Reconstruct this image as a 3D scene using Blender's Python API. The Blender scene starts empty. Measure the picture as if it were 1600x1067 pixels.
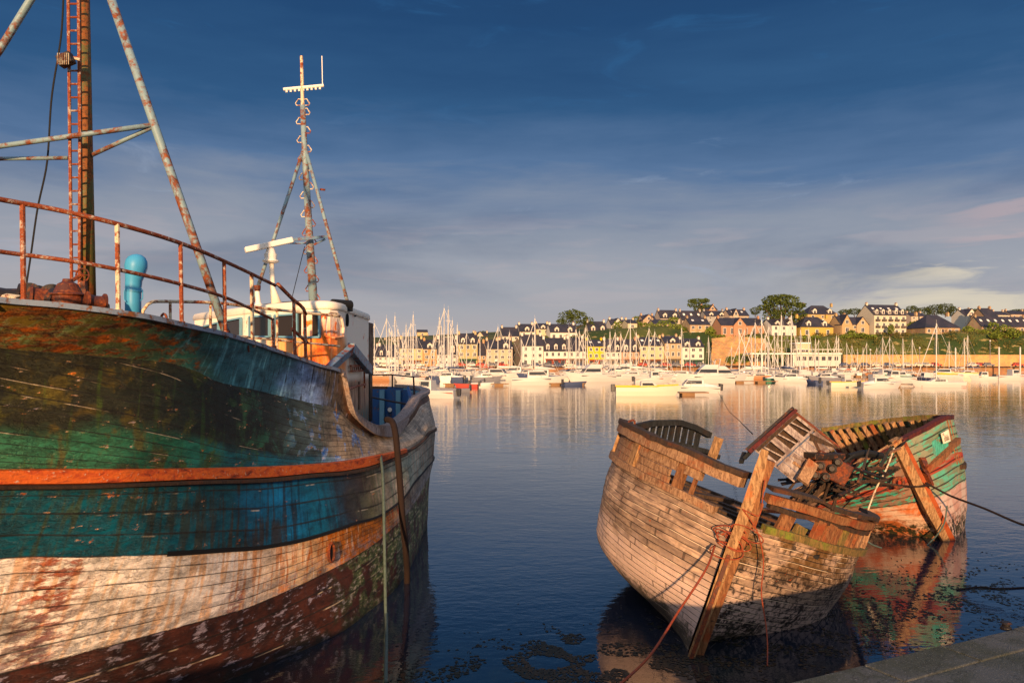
import bpy, math, random
import numpy as np
from mathutils import Vector, Matrix, noise as mnoise
random.seed(7); R = math.radians
sc = bpy.context.scene
H = 3.8; F = 1200.0; HY = 568.0          # eye height above the water, focal length in photo pixels, horizon row
# ---------------------------------------------------------------- camera
cam = bpy.data.objects.new('camera', bpy.data.cameras.new('camera')); sc.collection.objects.link(cam)
cam.location = (0, 0, H); cam.rotation_euler = (R(90), 0, 0)
cam.data.sensor_width = 36; cam.data.lens = 36*F/1600; cam.data.shift_y = (HY-533.5)/1600
cam.data.clip_start = 0.05; cam.data.clip_end = 6000
sc.camera = cam
# ---------------------------------------------------------------- light
SUN_AZ, SUN_EL = 7.0, 10.0               # degrees left of straight behind the camera, and elevation
sd = Vector((-math.sin(R(SUN_AZ))*math.cos(R(SUN_EL)), -math.cos(R(SUN_AZ))*math.cos(R(SUN_EL)), math.sin(R(SUN_EL))))
sl = bpy.data.lights.new('sun', 'SUN'); sl.energy = 5.0; sl.angle = R(0.9); sl.color = (1.0, 0.60, 0.30)
so = bpy.data.objects.new('sun', sl); sc.collection.objects.link(so)
so.rotation_euler = sd.to_track_quat('Z', 'Y').to_euler(); so.location = (-20, -40, 30)
sc.view_settings.view_transform = 'Standard'; sc.view_settings.look = 'None'
sc.view_settings.exposure = 0.58; sc.view_settings.gamma = 1.0; sc.view_settings.use_curve_mapping = False
def lin(c):
    if isinstance(c, str): c = tuple(int(c[i:i+2], 16) for i in (0, 2, 4))
    return tuple(((x/255)/12.92 if x <= 10.3 else (((x/255)+.055)/1.055)**2.4) for x in c[:3]) + (1.0,)
# ---------------------------------------------------------------- node helper
class N:
    def __init__(s, tree): s.t = tree; s.n = tree.nodes; s.l = tree.links
    def put(s, sock, v):
        if v is None: return
        if hasattr(v, 'is_linked') or isinstance(v, bpy.types.NodeSocket): s.l.new(v, sock)
        elif isinstance(v, (tuple, list)) and len(v) == 3 and sock.type == 'RGBA': sock.default_value = tuple(v)+(1,)
        else: sock.default_value = v
    def math(s, op, a, b=None, c=None, clamp=False):
        n = s.n.new('ShaderNodeMath'); n.operation = op; n.use_clamp = clamp
        s.put(n.inputs[0], a); s.put(n.inputs[1], b); s.put(n.inputs[2], c); return n.outputs[0]
    def add(s, a, b): return s.math('ADD', a, b)
    def mul(s, a, b): return s.math('MULTIPLY', a, b)
    def gt(s, a, b): return s.math('GREATER_THAN', a, b)
    def step(s, a, e0, e1):
        n = s.n.new('ShaderNodeMapRange'); n.interpolation_type = 'SMOOTHSTEP'
        s.put(n.inputs[0], a); s.put(n.inputs[1], e0); s.put(n.inputs[2], e1); n.inputs[3].default_value = 0; n.inputs[4].default_value = 1; return n.outputs[0]
    def noise(s, vec, scale=1, detail=4, rough=.55, dist=0, col=False):
        n = s.n.new('ShaderNodeTexNoise'); s.put(n.inputs['Vector'], vec); n.inputs['Scale'].default_value = scale
        n.inputs['Detail'].default_value = detail; n.inputs['Roughness'].default_value = rough; n.inputs['Distortion'].default_value = dist
        return n.outputs[1] if col else n.outputs[0]
    def voro(s, vec, scale=1, col=False):
        n = s.n.new('ShaderNodeTexVoronoi'); s.put(n.inputs['Vector'], vec); n.inputs['Scale'].default_value = scale
        return n.outputs[1] if col else n.outputs[0]
    def mapv(s, vec, sc_=(1,1,1), loc=(0,0,0), rot=(0,0,0)):
        n = s.n.new('ShaderNodeMapping'); s.put(n.inputs[0], vec); n.inputs[3].default_value = sc_; n.inputs[1].default_value = loc; n.inputs[2].default_value = rot; return n.outputs[0]
    def mix(s, f, a, b, mode='MIX'):
        n = s.n.new('ShaderNodeMix'); n.data_type = 'RGBA'; n.blend_type = mode
        s.put(n.inputs[0], f); s.put(n.inputs[6], a); s.put(n.inputs[7], b); return n.outputs[2]
    def ramp(s, f, stops, interp='LINEAR'):
        n = s.n.new('ShaderNodeValToRGB'); cr = n.color_ramp; cr.interpolation = interp; s.put(n.inputs[0], f)
        while len(cr.elements) < len(stops): cr.elements.new(0.5)
        for e, (p, c) in zip(cr.elements, stops): e.position = p; e.color = c if len(c) == 4 else tuple(c)+(1,)
        return n.outputs[0]
    def sep(s, v):
        n = s.n.new('ShaderNodeSeparateXYZ'); s.put(n.inputs[0], v); return n.outputs
    def comb(s, x, y, z=0.0):
        n = s.n.new('ShaderNodeCombineXYZ'); s.put(n.inputs[0], x); s.put(n.inputs[1], y); s.put(n.inputs[2], z); return n.outputs[0]
    def uv(s, name='UVMap'):
        n = s.n.new('ShaderNodeUVMap'); n.uv_map = name; return n.outputs[0]
    def obj(s): return s.n.new('ShaderNodeTexCoord').outputs['Object']
    def pos(s): return s.n.new('ShaderNodeNewGeometry').outputs['Position']
    def bump(s, h, strength=.5, dist=.02, normal=None):
        n = s.n.new('ShaderNodeBump'); s.put(n.inputs['Height'], h); n.inputs['Strength'].default_value = strength; n.inputs['Distance'].default_value = dist
        if normal is not None: s.put(n.inputs['Normal'], normal)
        return n.outputs[0]
def mat(name, color=None, rough=.8, metal=0, fn=None):
    m = bpy.data.materials.new(name); m.use_nodes = True; t = N(m.node_tree); b = m.node_tree.nodes['Principled BSDF']
    b.inputs['Roughness'].default_value = rough; b.inputs['Metallic'].default_value = metal
    if 'Specular IOR Level' in b.inputs: b.inputs['Specular IOR Level'].default_value = .35
    if color is not None:
        c = lin(color) if isinstance(color, str) else color
        b.inputs['Base Color'].default_value = tuple(c)[:3]+(1,)
    if fn: fn(t, b)
    return m
# ---------------------------------------------------------------- sky (low cloud deck ahead, clear evening sky behind)
w = bpy.data.worlds.new('World'); sc.world = w; w.use_nodes = True
t = N(w.node_tree); bg = w.node_tree.nodes['Background']
sky = t.n.new('ShaderNodeTexSky'); sky.sky_type = 'NISHITA'; sky.sun_disc = False
sky.sun_elevation = R(SUN_EL); sky.sun_rotation = R(180+SUN_AZ)
tc = t.n.new('ShaderNodeTexCoord').outputs['Generated']
x_, y_, z_ = t.sep(tc)
vec = t.mapv(tc, (1.0, 1.0, 4.5)); vec2 = t.mapv(tc, (1.6, 1.6, 12.0), rot=(0, R(3), 0))
n1 = t.noise(vec, 1.9, 7, .55, .3); n2 = t.noise(vec2, 3.2, 8, .58, .4); n3 = t.noise(t.mapv(tc, (1,1,5), loc=(3,1,2)), 6, 6, .6, .8)
zz = t.add(z_, t.mul(t.add(n1, -.5), .20)); zz = t.add(zz, t.mul(t.add(n2, -.5), .07)); zz = t.add(zz, t.mul(x_, .02))
deck = t.ramp(t.math('MULTIPLY', zz, 2.0), [(0.0, lin('c2b6b2')), (.10, lin('aeaab0')), (.20, lin('a6a8b2')), (.34, lin('8d96a8')), (.48, lin('56749c')), (.64, lin('2c5784')), (.82, lin('1c4674')), (1.0, lin('1b3f6a'))])
# bright gaps low on the right, and thin wisps
az = t.math('DIVIDE', x_, t.math('MAXIMUM', y_, .05)); zp = t.add(t.add(z_, t.mul(t.add(n2, -.5), .24)), t.mul(t.add(az, -.55), .05)); gap = t.mul(t.step(zp, .104, .078), t.mul(t.step(az, .30, .56), t.step(n3, .24, .62)))
deck = t.mix(t.mul(gap, .9), deck, lin('e2d6c0')); pk = t.mul(t.mul(t.step(t.math('ABSOLUTE', t.add(zp, -.158)), .030, .005), t.step(az, .50, .64)), t.step(n3, .40, .55)); deck = t.mix(t.mul(pk, .5), deck, lin('c9aeb0')); low2 = t.mul(t.step(n2, .48, .64), t.mul(t.step(z_, .05, .09), t.step(z_, .22, .15))); deck = t.mix(t.mul(low2, .30), deck, lin('c4b6b8')); drk = t.mul(t.step(n1, .50, .64), t.mul(t.step(z_, .06, .12), t.step(z_, .30, .20))); deck = t.mix(t.mul(drk, .35), deck, lin('5f6a84'))
gap2 = t.mul(t.step(n2, .52, .7), t.math('SUBTRACT', 1.0, t.step(z_, .03, .09)))
deck = t.mix(t.mul(gap2, .5), deck, lin('cfc2b4'))
wisp = t.mul(t.step(n3, .60, .78), t.mul(t.step(z_, .07, .13), t.math('SUBTRACT', 1.0, t.step(z_, .2, .34))))
deck = t.mix(t.mul(wisp, .40), deck, lin('a6b4cc'))
blue = t.mul(t.step(n3, .55, .7), t.step(z_, .24, .34)); deck = t.mix(t.mul(blue, .35), deck, lin('2a6498'))
nis = t.n.new('ShaderNodeVectorMath'); nis.operation = 'SCALE'; t.put(nis.inputs[0], sky.outputs[0]); nis.inputs['Scale'].default_value = 0.08
back = t.step(t.mul(y_, -1.0), -.35, .35)
deckv = t.n.new('ShaderNodeVectorMath'); deckv.operation = 'SCALE'; t.put(deckv.inputs[0], deck); deckv.inputs['Scale'].default_value = 0.64
rear = t.mix(.5, nis.outputs[0], (.62,.62,.72,1))
high = t.step(z_, .48, .75)
tot = t.mix(back, t.mix(high, t.mix(.04, deckv.outputs[0], nis.outputs[0]), (.22,.29,.46,1)), rear)
t.put(bg.inputs[0], tot); bg.inputs[1].default_value = 1.0
# ---------------------------------------------------------------- mesh helpers
def P(px, py, Y): return Vector(((px-800)/F*Y, Y, H-(py-HY)/F*Y))
ORG = {}
def tagd(o, label=None, cat=None, group=None, kind=None):
    if label: o['label'] = label
    if cat: o['category'] = cat
    if group: o['group'] = group
    if kind: o['kind'] = kind
    return o
def thing(name, loc, label, cat, group=None):
    o = bpy.data.objects.new(name, None); sc.collection.objects.link(o); o.location = loc; o.empty_display_size = .3
    ORG[o.name] = Vector(loc); return tagd(o, label, cat, group)
class MB:
    def __init__(s): s.v = []; s.f = []; s.uv = None; s.uv2 = None; s.fm = []; s.cur = 0
    def quad(s, a, b, c, d):
        i = len(s.v); s.v += [tuple(a), tuple(b), tuple(c), tuple(d)]; s.f.append((i, i+1, i+2, i+3)); s.fm.append(s.cur)
    def poly(s, pts):
        i = len(s.v); s.v += [tuple(p) for p in pts]; s.f.append(tuple(range(i, i+len(pts)))); s.fm.append(s.cur)
    def hexa(s, p):     # 8 corners: bottom 4, top 4
        i = len(s.v); s.v += [tuple(q) for q in p]
        for q in ((0,3,2,1),(4,5,6,7),(0,1,5,4),(1,2,6,5),(2,3,7,6),(3,0,4,7)): s.f.append(tuple(i+k for k in q)); s.fm.append(s.cur)
    def box(s, c, size, M=None):
        hx, hy, hz = (k/2 for k in size); c = Vector(c)
        pts = [Vector(q) for q in ((-hx,-hy,-hz),(hx,-hy,-hz),(hx,hy,-hz),(-hx,hy,-hz),(-hx,-hy,hz),(hx,-hy,hz),(hx,hy,hz),(-hx,hy,hz))]
        if M: pts = [M @ q for q in pts]
        s.hexa([c+q for q in pts])
    def beam(s, a, b, wd, th, up=(0,0,1), taper=1.0):
        a, b = Vector(a), Vector(b); d = (b-a).normalized(); up = Vector(up); sx = d.cross(up)
        if sx.length < 1e-3: sx = d.cross(Vector((1,0,0)))
        sx.normalize(); uu = sx.cross(d)
        def ring(p, k): return [p-sx*wd/2*k-uu*th/2*k, p+sx*wd/2*k-uu*th/2*k, p+sx*wd/2*k+uu*th/2*k, p-sx*wd/2*k+uu*th/2*k]
        s.hexa(ring(a, 1)+ring(b, taper))
    def tube(s, pts, r, seg=8, cap=True):
        pts = [Vector(p) for p in pts]; n = len(pts); rr = r if isinstance(r, (list, tuple)) else [r]*n
        base = len(s.v); prev = None
        for i, p in enumerate(pts):
            d = (pts[min(i+1, n-1)]-pts[max(i-1, 0)]).normalized()
            if prev is None:
                sx = d.cross(Vector((0,0,1)))
                if sx.length < .05: sx = d.cross(Vector((1,0,0)))
                sx.normalize()
            else: sx = (prev-d*prev.dot(d)).normalized()
            prev = sx; uu = sx.cross(d)
            for k in range(seg):
                a = 2*math.pi*k/seg; s.v.append(tuple(p+(sx*math.cos(a)+uu*math.sin(a))*rr[i]))
        for i in range(n-1):
            for k in range(seg):
                k2 = (k+1) % seg; s.f.append((base+i*seg+k, base+i*seg+k2, base+(i+1)*seg+k2, base+(i+1)*seg+k)); s.fm.append(s.cur)
        if cap:
            s.f.append(tuple(base+k for k in reversed(range(seg)))); s.fm.append(s.cur)
            s.f.append(tuple(base+(n-1)*seg+k for k in range(seg))); s.fm.append(s.cur)
    def lathe(s, a, b, prof, seg=20):   # prof: list of (t along a->b, radius)
        a, b = Vector(a), Vector(b); s.tube([a+(b-a)*t_ for t_, r_ in prof], [max(r_, 1e-3) for t_, r_ in prof], seg)
    def grid(s, G, closed_u=False):     # G: [rows][cols] points
        nr, nc = len(G), len(G[0]); base = len(s.v)
        for row in G:
            for p in row: s.v.append(tuple(p))
        for i in range(nr-1):
            for j in range(nc-1+(1 if closed_u else 0)):
                j2 = (j+1) % nc; s.f.append((base+i*nc+j, base+i*nc+j2, base+(i+1)*nc+j2, base+(i+1)*nc+j)); s.fm.append(s.cur)
        return base
    def prism(s, poly, z0, z1):         # vertical prism over an XY polygon (counter-clockwise)
        n = len(poly); i = len(s.v)
        s.v += [(p[0], p[1], z0) for p in poly]+[(p[0], p[1], z1) for p in poly]
        for k in range(n): k2 = (k+1) % n; s.f.append((i+k, i+k2, i+n+k2, i+n+k)); s.fm.append(s.cur)
        s.f.append(tuple(i+n+k for k in range(n))); s.fm.append(s.cur); s.f.append(tuple(i+k for k in reversed(range(n)))); s.fm.append(s.cur)
    def build(s, name, m, parent=None, smooth=False, bevel=0, local=False, solid=0):
        off = Vector((0,0,0)) if (parent is None or local) else ORG[parent.name]
        me = bpy.data.meshes.new(name); me.from_pydata([tuple(Vector(v)-off) for v in s.v], [], s.f)
        for mm in (m if isinstance(m, (list, tuple)) else [m]): me.materials.append(mm)
        if len(me.materials) > 1: me.polygons.foreach_set('material_index', s.fm)
        for nm, U in (('UVMap', s.uv), ('UV2', s.uv2)):
            if U is not None:
                L = me.uv_layers.new(name=nm); idx = np.zeros(len(me.loops), dtype=np.int32); me.loops.foreach_get('vertex_index', idx)
                L.data.foreach_set('uv', np.asarray(U, dtype=np.float32)[idx].ravel())
        if smooth: me.polygons.foreach_set('use_smooth', [True]*len(me.polygons))
        me.update(); o = bpy.data.objects.new(name, me); sc.collection.objects.link(o)
        if parent is not None: o.parent = parent
        ORG[o.name] = off
        if bevel:
            b = o.modifiers.new('bevel', 'BEVEL'); b.width = bevel; b.segments = 2; b.limit_method = 'ANGLE'
        if solid:
            b = o.modifiers.new('solid', 'SOLIDIFY'); b.thickness = solid
        return o
def pchip(xs, ys, xq):
    xs, ys, xq = map(lambda a: np.asarray(a, float), (xs, ys, xq)); o = np.argsort(xs); xs, ys = xs[o], ys[o]
    h = np.diff(xs); d = np.diff(ys)/h; m = np.zeros_like(ys); m[0], m[-1] = d[0], d[-1]
    for i in range(1, len(xs)-1):
        if d[i-1]*d[i] > 0:
            w1, w2 = 2*h[i]+h[i-1], h[i]+2*h[i-1]; m[i] = (w1+w2)/(w1/d[i-1]+w2/d[i])
    xq = np.clip(xq, xs[0], xs[-1]); k = np.clip(np.searchsorted(xs, xq)-1, 0, len(xs)-2); tt = (xq-xs[k])/h[k]
    return (2*tt**3-3*tt**2+1)*ys[k]+(tt**3-2*tt**2+tt)*h[k]*m[k]+(-2*tt**3+3*tt**2)*ys[k+1]+(tt**3-tt**2)*h[k]*m[k+1]
def smoothline(pts, n):
    pts = np.array([tuple(p) for p in pts], float); d = np.r_[0, np.cumsum(np.linalg.norm(np.diff(pts, axis=0), axis=1))]
    q = np.linspace(0, d[-1], n); return [Vector((pchip(d, pts[:,0], q)[i], pchip(d, pts[:,1], q)[i], pchip(d, pts[:,2], q)[i])) for i in range(n)]
# ---------------------------------------------------------------- materials
def rusty(name, base, rust='8a3f1c', amt=.5, scale=9, rough=.65, dark='3a1a10'):
    def fn(t, b):
        p = t.obj(); a = t.noise(p, scale, 7, .65, .6); f = t.noise(p, scale*5, 4, .6)
        k = t.step(t.add(a, t.mul(t.add(f, -.5), .35)), .58-.3*amt, .73-.3*amt)
        rc = t.ramp(f, [(.3, lin(dark)), (.5, lin(rust)), (.78, lin('94501f'))]); bc = t.mix(t.mul(f, .35), lin(base), t.mix(.5, lin(base), (0.05,.04,.03,1)))
        t.put(b.inputs['Base Color'], t.mix(k, bc, rc)); t.put(b.inputs['Roughness'], t.add(t.mul(k, .25), rough-.15))
        t.put(b.inputs['Normal'], t.bump(t.add(t.mul(k, -.6), f), .5, .006))
    return mat(name, None, rough, 0, fn)
def oldwood(name, a, c, stain='8f4a22', scale=1.0, rough=.85, amt=.5):
    def fn(t, b):
        p = t.obj(); g = t.noise(t.mapv(p, (12*scale, 12*scale, 2.4*scale)), 2.2, 8, .72, .6); l = t.noise(p, 2.6*scale, 5, .6, .5); f = t.noise(p, 40*scale, 3, .6)
        col = t.mix(t.step(g, .35, .65), lin(a), lin(c)); col = t.mix(t.mul(t.step(l, .62-.2*amt, .75-.1*amt), .8), col, lin(stain))
        col = t.mix(t.step(f, .63, .68), col, (.02,.015,.01,1))
        t.put(b.inputs['Base Color'], col); t.put(b.inputs['Normal'], t.bump(t.add(g, t.mul(f, .3)), .7, .012))
    return mat(name, None, rough, 0, fn)
def paint(name, c, rough=.6, var=.25, scale=3):
    def fn(t, b):
        p = t.obj(); a = t.noise(p, scale, 5, .6); cc = lin(c) if isinstance(c, str) else c
        t.put(b.inputs['Base Color'], t.mix(t.mul(t.step(a, .4, .75), var), cc, (cc[0]*.45, cc[1]*.42, cc[2]*.4, 1)))
    return mat(name, None, rough, 0, fn)
M = {}
M['rail'] = rusty('rusted_white_tube', 'b8aa98', amt=.8, scale=18)
M['rail2'] = rusty('rusted_cream_tube', 'd8c9a8', amt=.42, scale=10)
M['bluetube'] = rusty('blue_painted_tube', '7d979e', rust='6e3a22', amt=.42, scale=4.5)
M['mast'] = rusty('old_mast_paint', '5c5a2c', rust='7a4a20', amt=.6, scale=7)
M['iron'] = rusty('rusted_iron', '4e2618', rust='6e3218', amt=.5, scale=6)
M['dark'] = rusty('dark_iron', '1c1614', rust='40200f', amt=.3, scale=6)
M['vent'] = paint('vent_blue', '3f97c4', .45, .3)
M['cream'] = rusty('wheelhouse_paint', 'f2e6d0', rust='c4621a', amt=.05, scale=2.2)
M['white'] = paint('white_gel', 'e6e1d6', .4, .12)
M['winframe'] = paint('blue_frame', '6b9aae', .6, .3)
M['bluebar'] = rusty('blue_grey_bar', '6d8ea4', amt=.3, scale=8)
M['rope'] = paint('rope_old', '4c5c56', .9, .6, 20)
M['rope_dark'] = paint('rope_dark', '22140e', .9, .5, 20)
M['rope_red'] = rusty('rusted_cable', '7a3220', rust='98401f', amt=.7, scale=20)
M['black'] = paint('black_paint', '121212', .7, .3)
M['inner_blue'] = rusty('inner_blue', '1b4f86', rust='33495c', amt=.25, scale=4, dark='0c1c2c')
M['wood'] = oldwood('weathered_wood', '6f4f38', 'a98563', scale=1)
M['wood2'] = oldwood('orange_wood', '5e3820', '946640', stain='8a3c16', amt=.6)
M['wood_dark'] = oldwood('dark_wood', '2a1f18', '4a3728', stain='5a3018')
M['wood_pale'] = oldwood('pale_wood', '6a4c30', 'b48c60', stain='b0622a', amt=.3)
M['wood_green'] = oldwood('mossy_wood', '4d4a22', '8a6a3c', stain='6a7a22', amt=.6)
M['wood_black'] = oldwood('black_wood', '0e0f10', '25282a', stain='2a1c14')
M['turq'] = oldwood('turquoise_peel', '4fae98', '2f7d70', stain='7d4a30', amt=.45)
M['glass_dark'] = mat('old_window_glass', (.022,.016,.012), .2)
M['glass_dark'].node_tree.nodes['Principled BSDF'].inputs['Specular IOR Level'].default_value = .25
# ---------------------------------------------------------------- the beached trawler on the left
SC = Vector((-4.0, 20.4, 0)); AX = Vector((-.157, -.988, 0)).normalized(); AN = Vector((-AX.y, AX.x, 0)); AN = AN if AN.x > 0 else -AN
def to_ab(p): r = Vector(p)-SC; return r.dot(AX), r.dot(AN), p.z
def from_ab(a, b, z): q = SC+AX*a+AN*b; return Vector((q.x, q.y, z))
def depth(px, tab): return float(pchip([a for a, b in tab], [b for a, b in tab], [px])[0])
T_rail = [(-60,5.8),(0,6.0),(100,6.3),(200,6.7),(300,7.5),(400,9.0),(480,10.4),(540,11.6),(600,13.5),(640,15.9),(654,17.0)]
T_kn = [(-60,6.05),(0,6.3),(100,6.65),(200,7.1),(300,7.9),(400,9.3),(480,10.6),(540,11.75),(600,13.6),(640,15.9),(660,17.0)]
T_belt = [(-60,6.05),(0,6.3),(100,6.7),(200,7.2),(300,8.0),(400,9.2),(480,10.35),(540,11.5),(600,13.0),(640,14.6),(671,16.6)]
T_blue = [(-60,6.25),(0,6.5),(100,6.9),(200,7.4),(300,8.1),(400,9.2),(480,10.2),(545,11.25),(600,12.7),(640,14.2),(670,16.5)]
T_boot = [(-60,6.5),(0,6.8),(100,7.2),(200,7.7),(300,8.35),(400,9.3),(480,10.2),(545,11.15),(600,12.5),(640,14.1),(666,16.5)]
def mkrow(pts, tab, bow, stern):
    L = [to_ab(P(x, y, depth(x, tab))) for x, y in pts]+[tuple(q) for q in bow]+[tuple(q) for q in stern]
    L.sort(); return np.array(L)
# bow and stern continuations are (a, half-breadth, z)
rows = [
 mkrow([(0,474),(84,481),(169,491),(225,499),(281,511),(337,523),(400,541),(420,548),(465,563),(495,573),(534,587),(538,608),(549,644),(564,659),(585,669),(612,668),(630,656),(645,638),(654,623)], T_rail, [(15.6,1.75,4.45),(16.9,1.0,4.6),(17.9,0,4.75)], [(1.6,2.25,3.1),(.55,1.6,3.18),(.12,.8,3.2),(0,0,3.2)]),
 mkrow([(0,544),(112,553),(197,560),(253,565),(309,581),(337,595),(400,609),(420,614),(480,628),(534,643),(541,652),(552,662),(566,671),(586,680),(612,680),(632,668),(648,650),(658,634)], T_kn, [(15.4,1.5,4.1),(16.7,.8,4.25),(17.6,0,4.4)], [(1.6,2.3,2.95),(.55,1.65,3.03),(.12,.82,3.05),(0,0,3.05)]),
 mkrow([(0,733),(100,732),(200,732),(300,731),(420,728),(480,725),(540,719),(585,711),(618,704),(640,697),(660,684),(670,668)], T_belt, [(15.3,1.4,3.1),(16.4,.75,3.2),(17.1,0,3.3)], [(1.7,2.45,2.35),(.7,1.75,2.4),(.2,.85,2.42),(.08,0,2.42)]),
 mkrow([(0,758),(100,757),(200,754),(300,750),(420,746),(480,740),(540,735),(585,725),(630,708),(650,697),(664,684),(671,676)], T_belt, [(15.3,1.4,2.95),(16.35,.75,3.05),(17.0,0,3.15)], [(1.7,2.45,2.25),(.75,1.75,2.3),(.25,.85,2.32),(.12,0,2.32)]),
 mkrow([(0,873),(130,870),(260,866),(350,860),(415,855),(480,842),(545,821),(594,805),(623,785),(649,752),(669,728)], T_blue, [(15.2,1.2,2.2),(16.1,.6,2.3),(16.7,0,2.4)], [(1.7,2.4,1.6),(.9,1.7,1.65),(.5,.85,1.7),(.4,0,1.7)]),
 mkrow([(0,1053),(130,1019),(228,993),(325,967),(400,944),(473,912),(512,893),(561,866),(594,843),(622,818),(648,785),(668,750)], T_boot, [(14.9,.95,1.1),(15.6,.5,1.15),(16.2,0,1.2)], [(1.8,2.3,1.3),(1.1,1.6,1.4),(.7,.8,1.45),(.6,0,1.45)]),
]
wl = [(350,1065),(415,1039),(480,1013),(545,980),(578,954),(610,928),(636,895),(659,840),(664,811)]
L = [to_ab(P(x, y, H*F/(y-HY))) for x, y in wl]+[(12.6,1.45,0),(13.9,.95,0),(14.9,.5,0),(15.7,0,0),(1.0,1.5,0),(.8,.8,0),(.75,0,0)]; L.sort(); rows.append(np.array(L))
W = rows[-1].copy(); W[:,1] *= .78; W[:,2] = -.55; rows.append(W)
NU = 460
tt = np.linspace(0, 1, NU); ease = (1-np.cos(np.pi*np.clip(tt,0,1)))/2; ease = .35*ease+.65*tt
ease = np.where(tt < .12, ease*(.25+.75*tt/.12), ease)
# dense columns round the sheer break
R_ = []
for r in rows:
    a = r[0,0]+(r[-1,0]-r[0,0])*ease
    R_.append(np.stack([a, pchip(r[:,0], r[:,1], a), pchip(r[:,0], r[:,2], a)], 1))
R_ = np.array(R_)     # rows x NU x 3
vs = np.concatenate([np.linspace(0,1,14)[:-1], np.linspace(1,2,34)[:-1], np.linspace(2,3,8)[:-1], np.linspace(3,4,22)[:-1], np.linspace(4,5,28)[:-1], np.linspace(5,7,40)])
G = np.zeros((len(vs), NU, 3))
for j in range(NU):
    for c in range(3):
        y = R_[:, j, c]; low = pchip(range(1, 8), y[1:], np.clip(vs, 1, 7)); G[:, j, c] = np.where(vs < 1, y[0]+(y[1]-y[0])*vs, low)
Pz = np.interp(vs, [0,1,2,3,4,5,6,7], [0,.2,11,12,16,22,26,30])
ship = thing('fishing_trawler', tuple(from_ab(8, 0, 0)), 'large derelict wooden trawler with peeling blue, white and orange hull, filling the left side', 'fishing boat')
def hull_side(sign):
    mb = MB(); uv = []; uv2 = []; g = []
    for i in range(len(vs)):
        row = []
        for j in range(NU):
            a, b, z = G[i, j]
            nz = mnoise.noise(Vector((a*.9, z*1.3, 3.1)))*.018+mnoise.noise(Vector((a*3.1, z*4, 7.7)))*.006
            row.append(from_ab(a, sign*(b+nz*(1 if b > .1 else 0)), z)); uv.append((a, vs[i])); uv2.append((a, Pz[i]))
        g.append(row)
    if sign > 0: g = [r[::-1] for r in g]; uv = [uv[i*NU+NU-1-j] for i in range(len(vs)) for j in range(NU)]; uv2 = [uv2[i*NU+NU-1-j] for i in range(len(vs)) for j in range(NU)]
    mb.grid(g); mb.uv = uv; mb.uv2 = uv2; return mb
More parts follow.
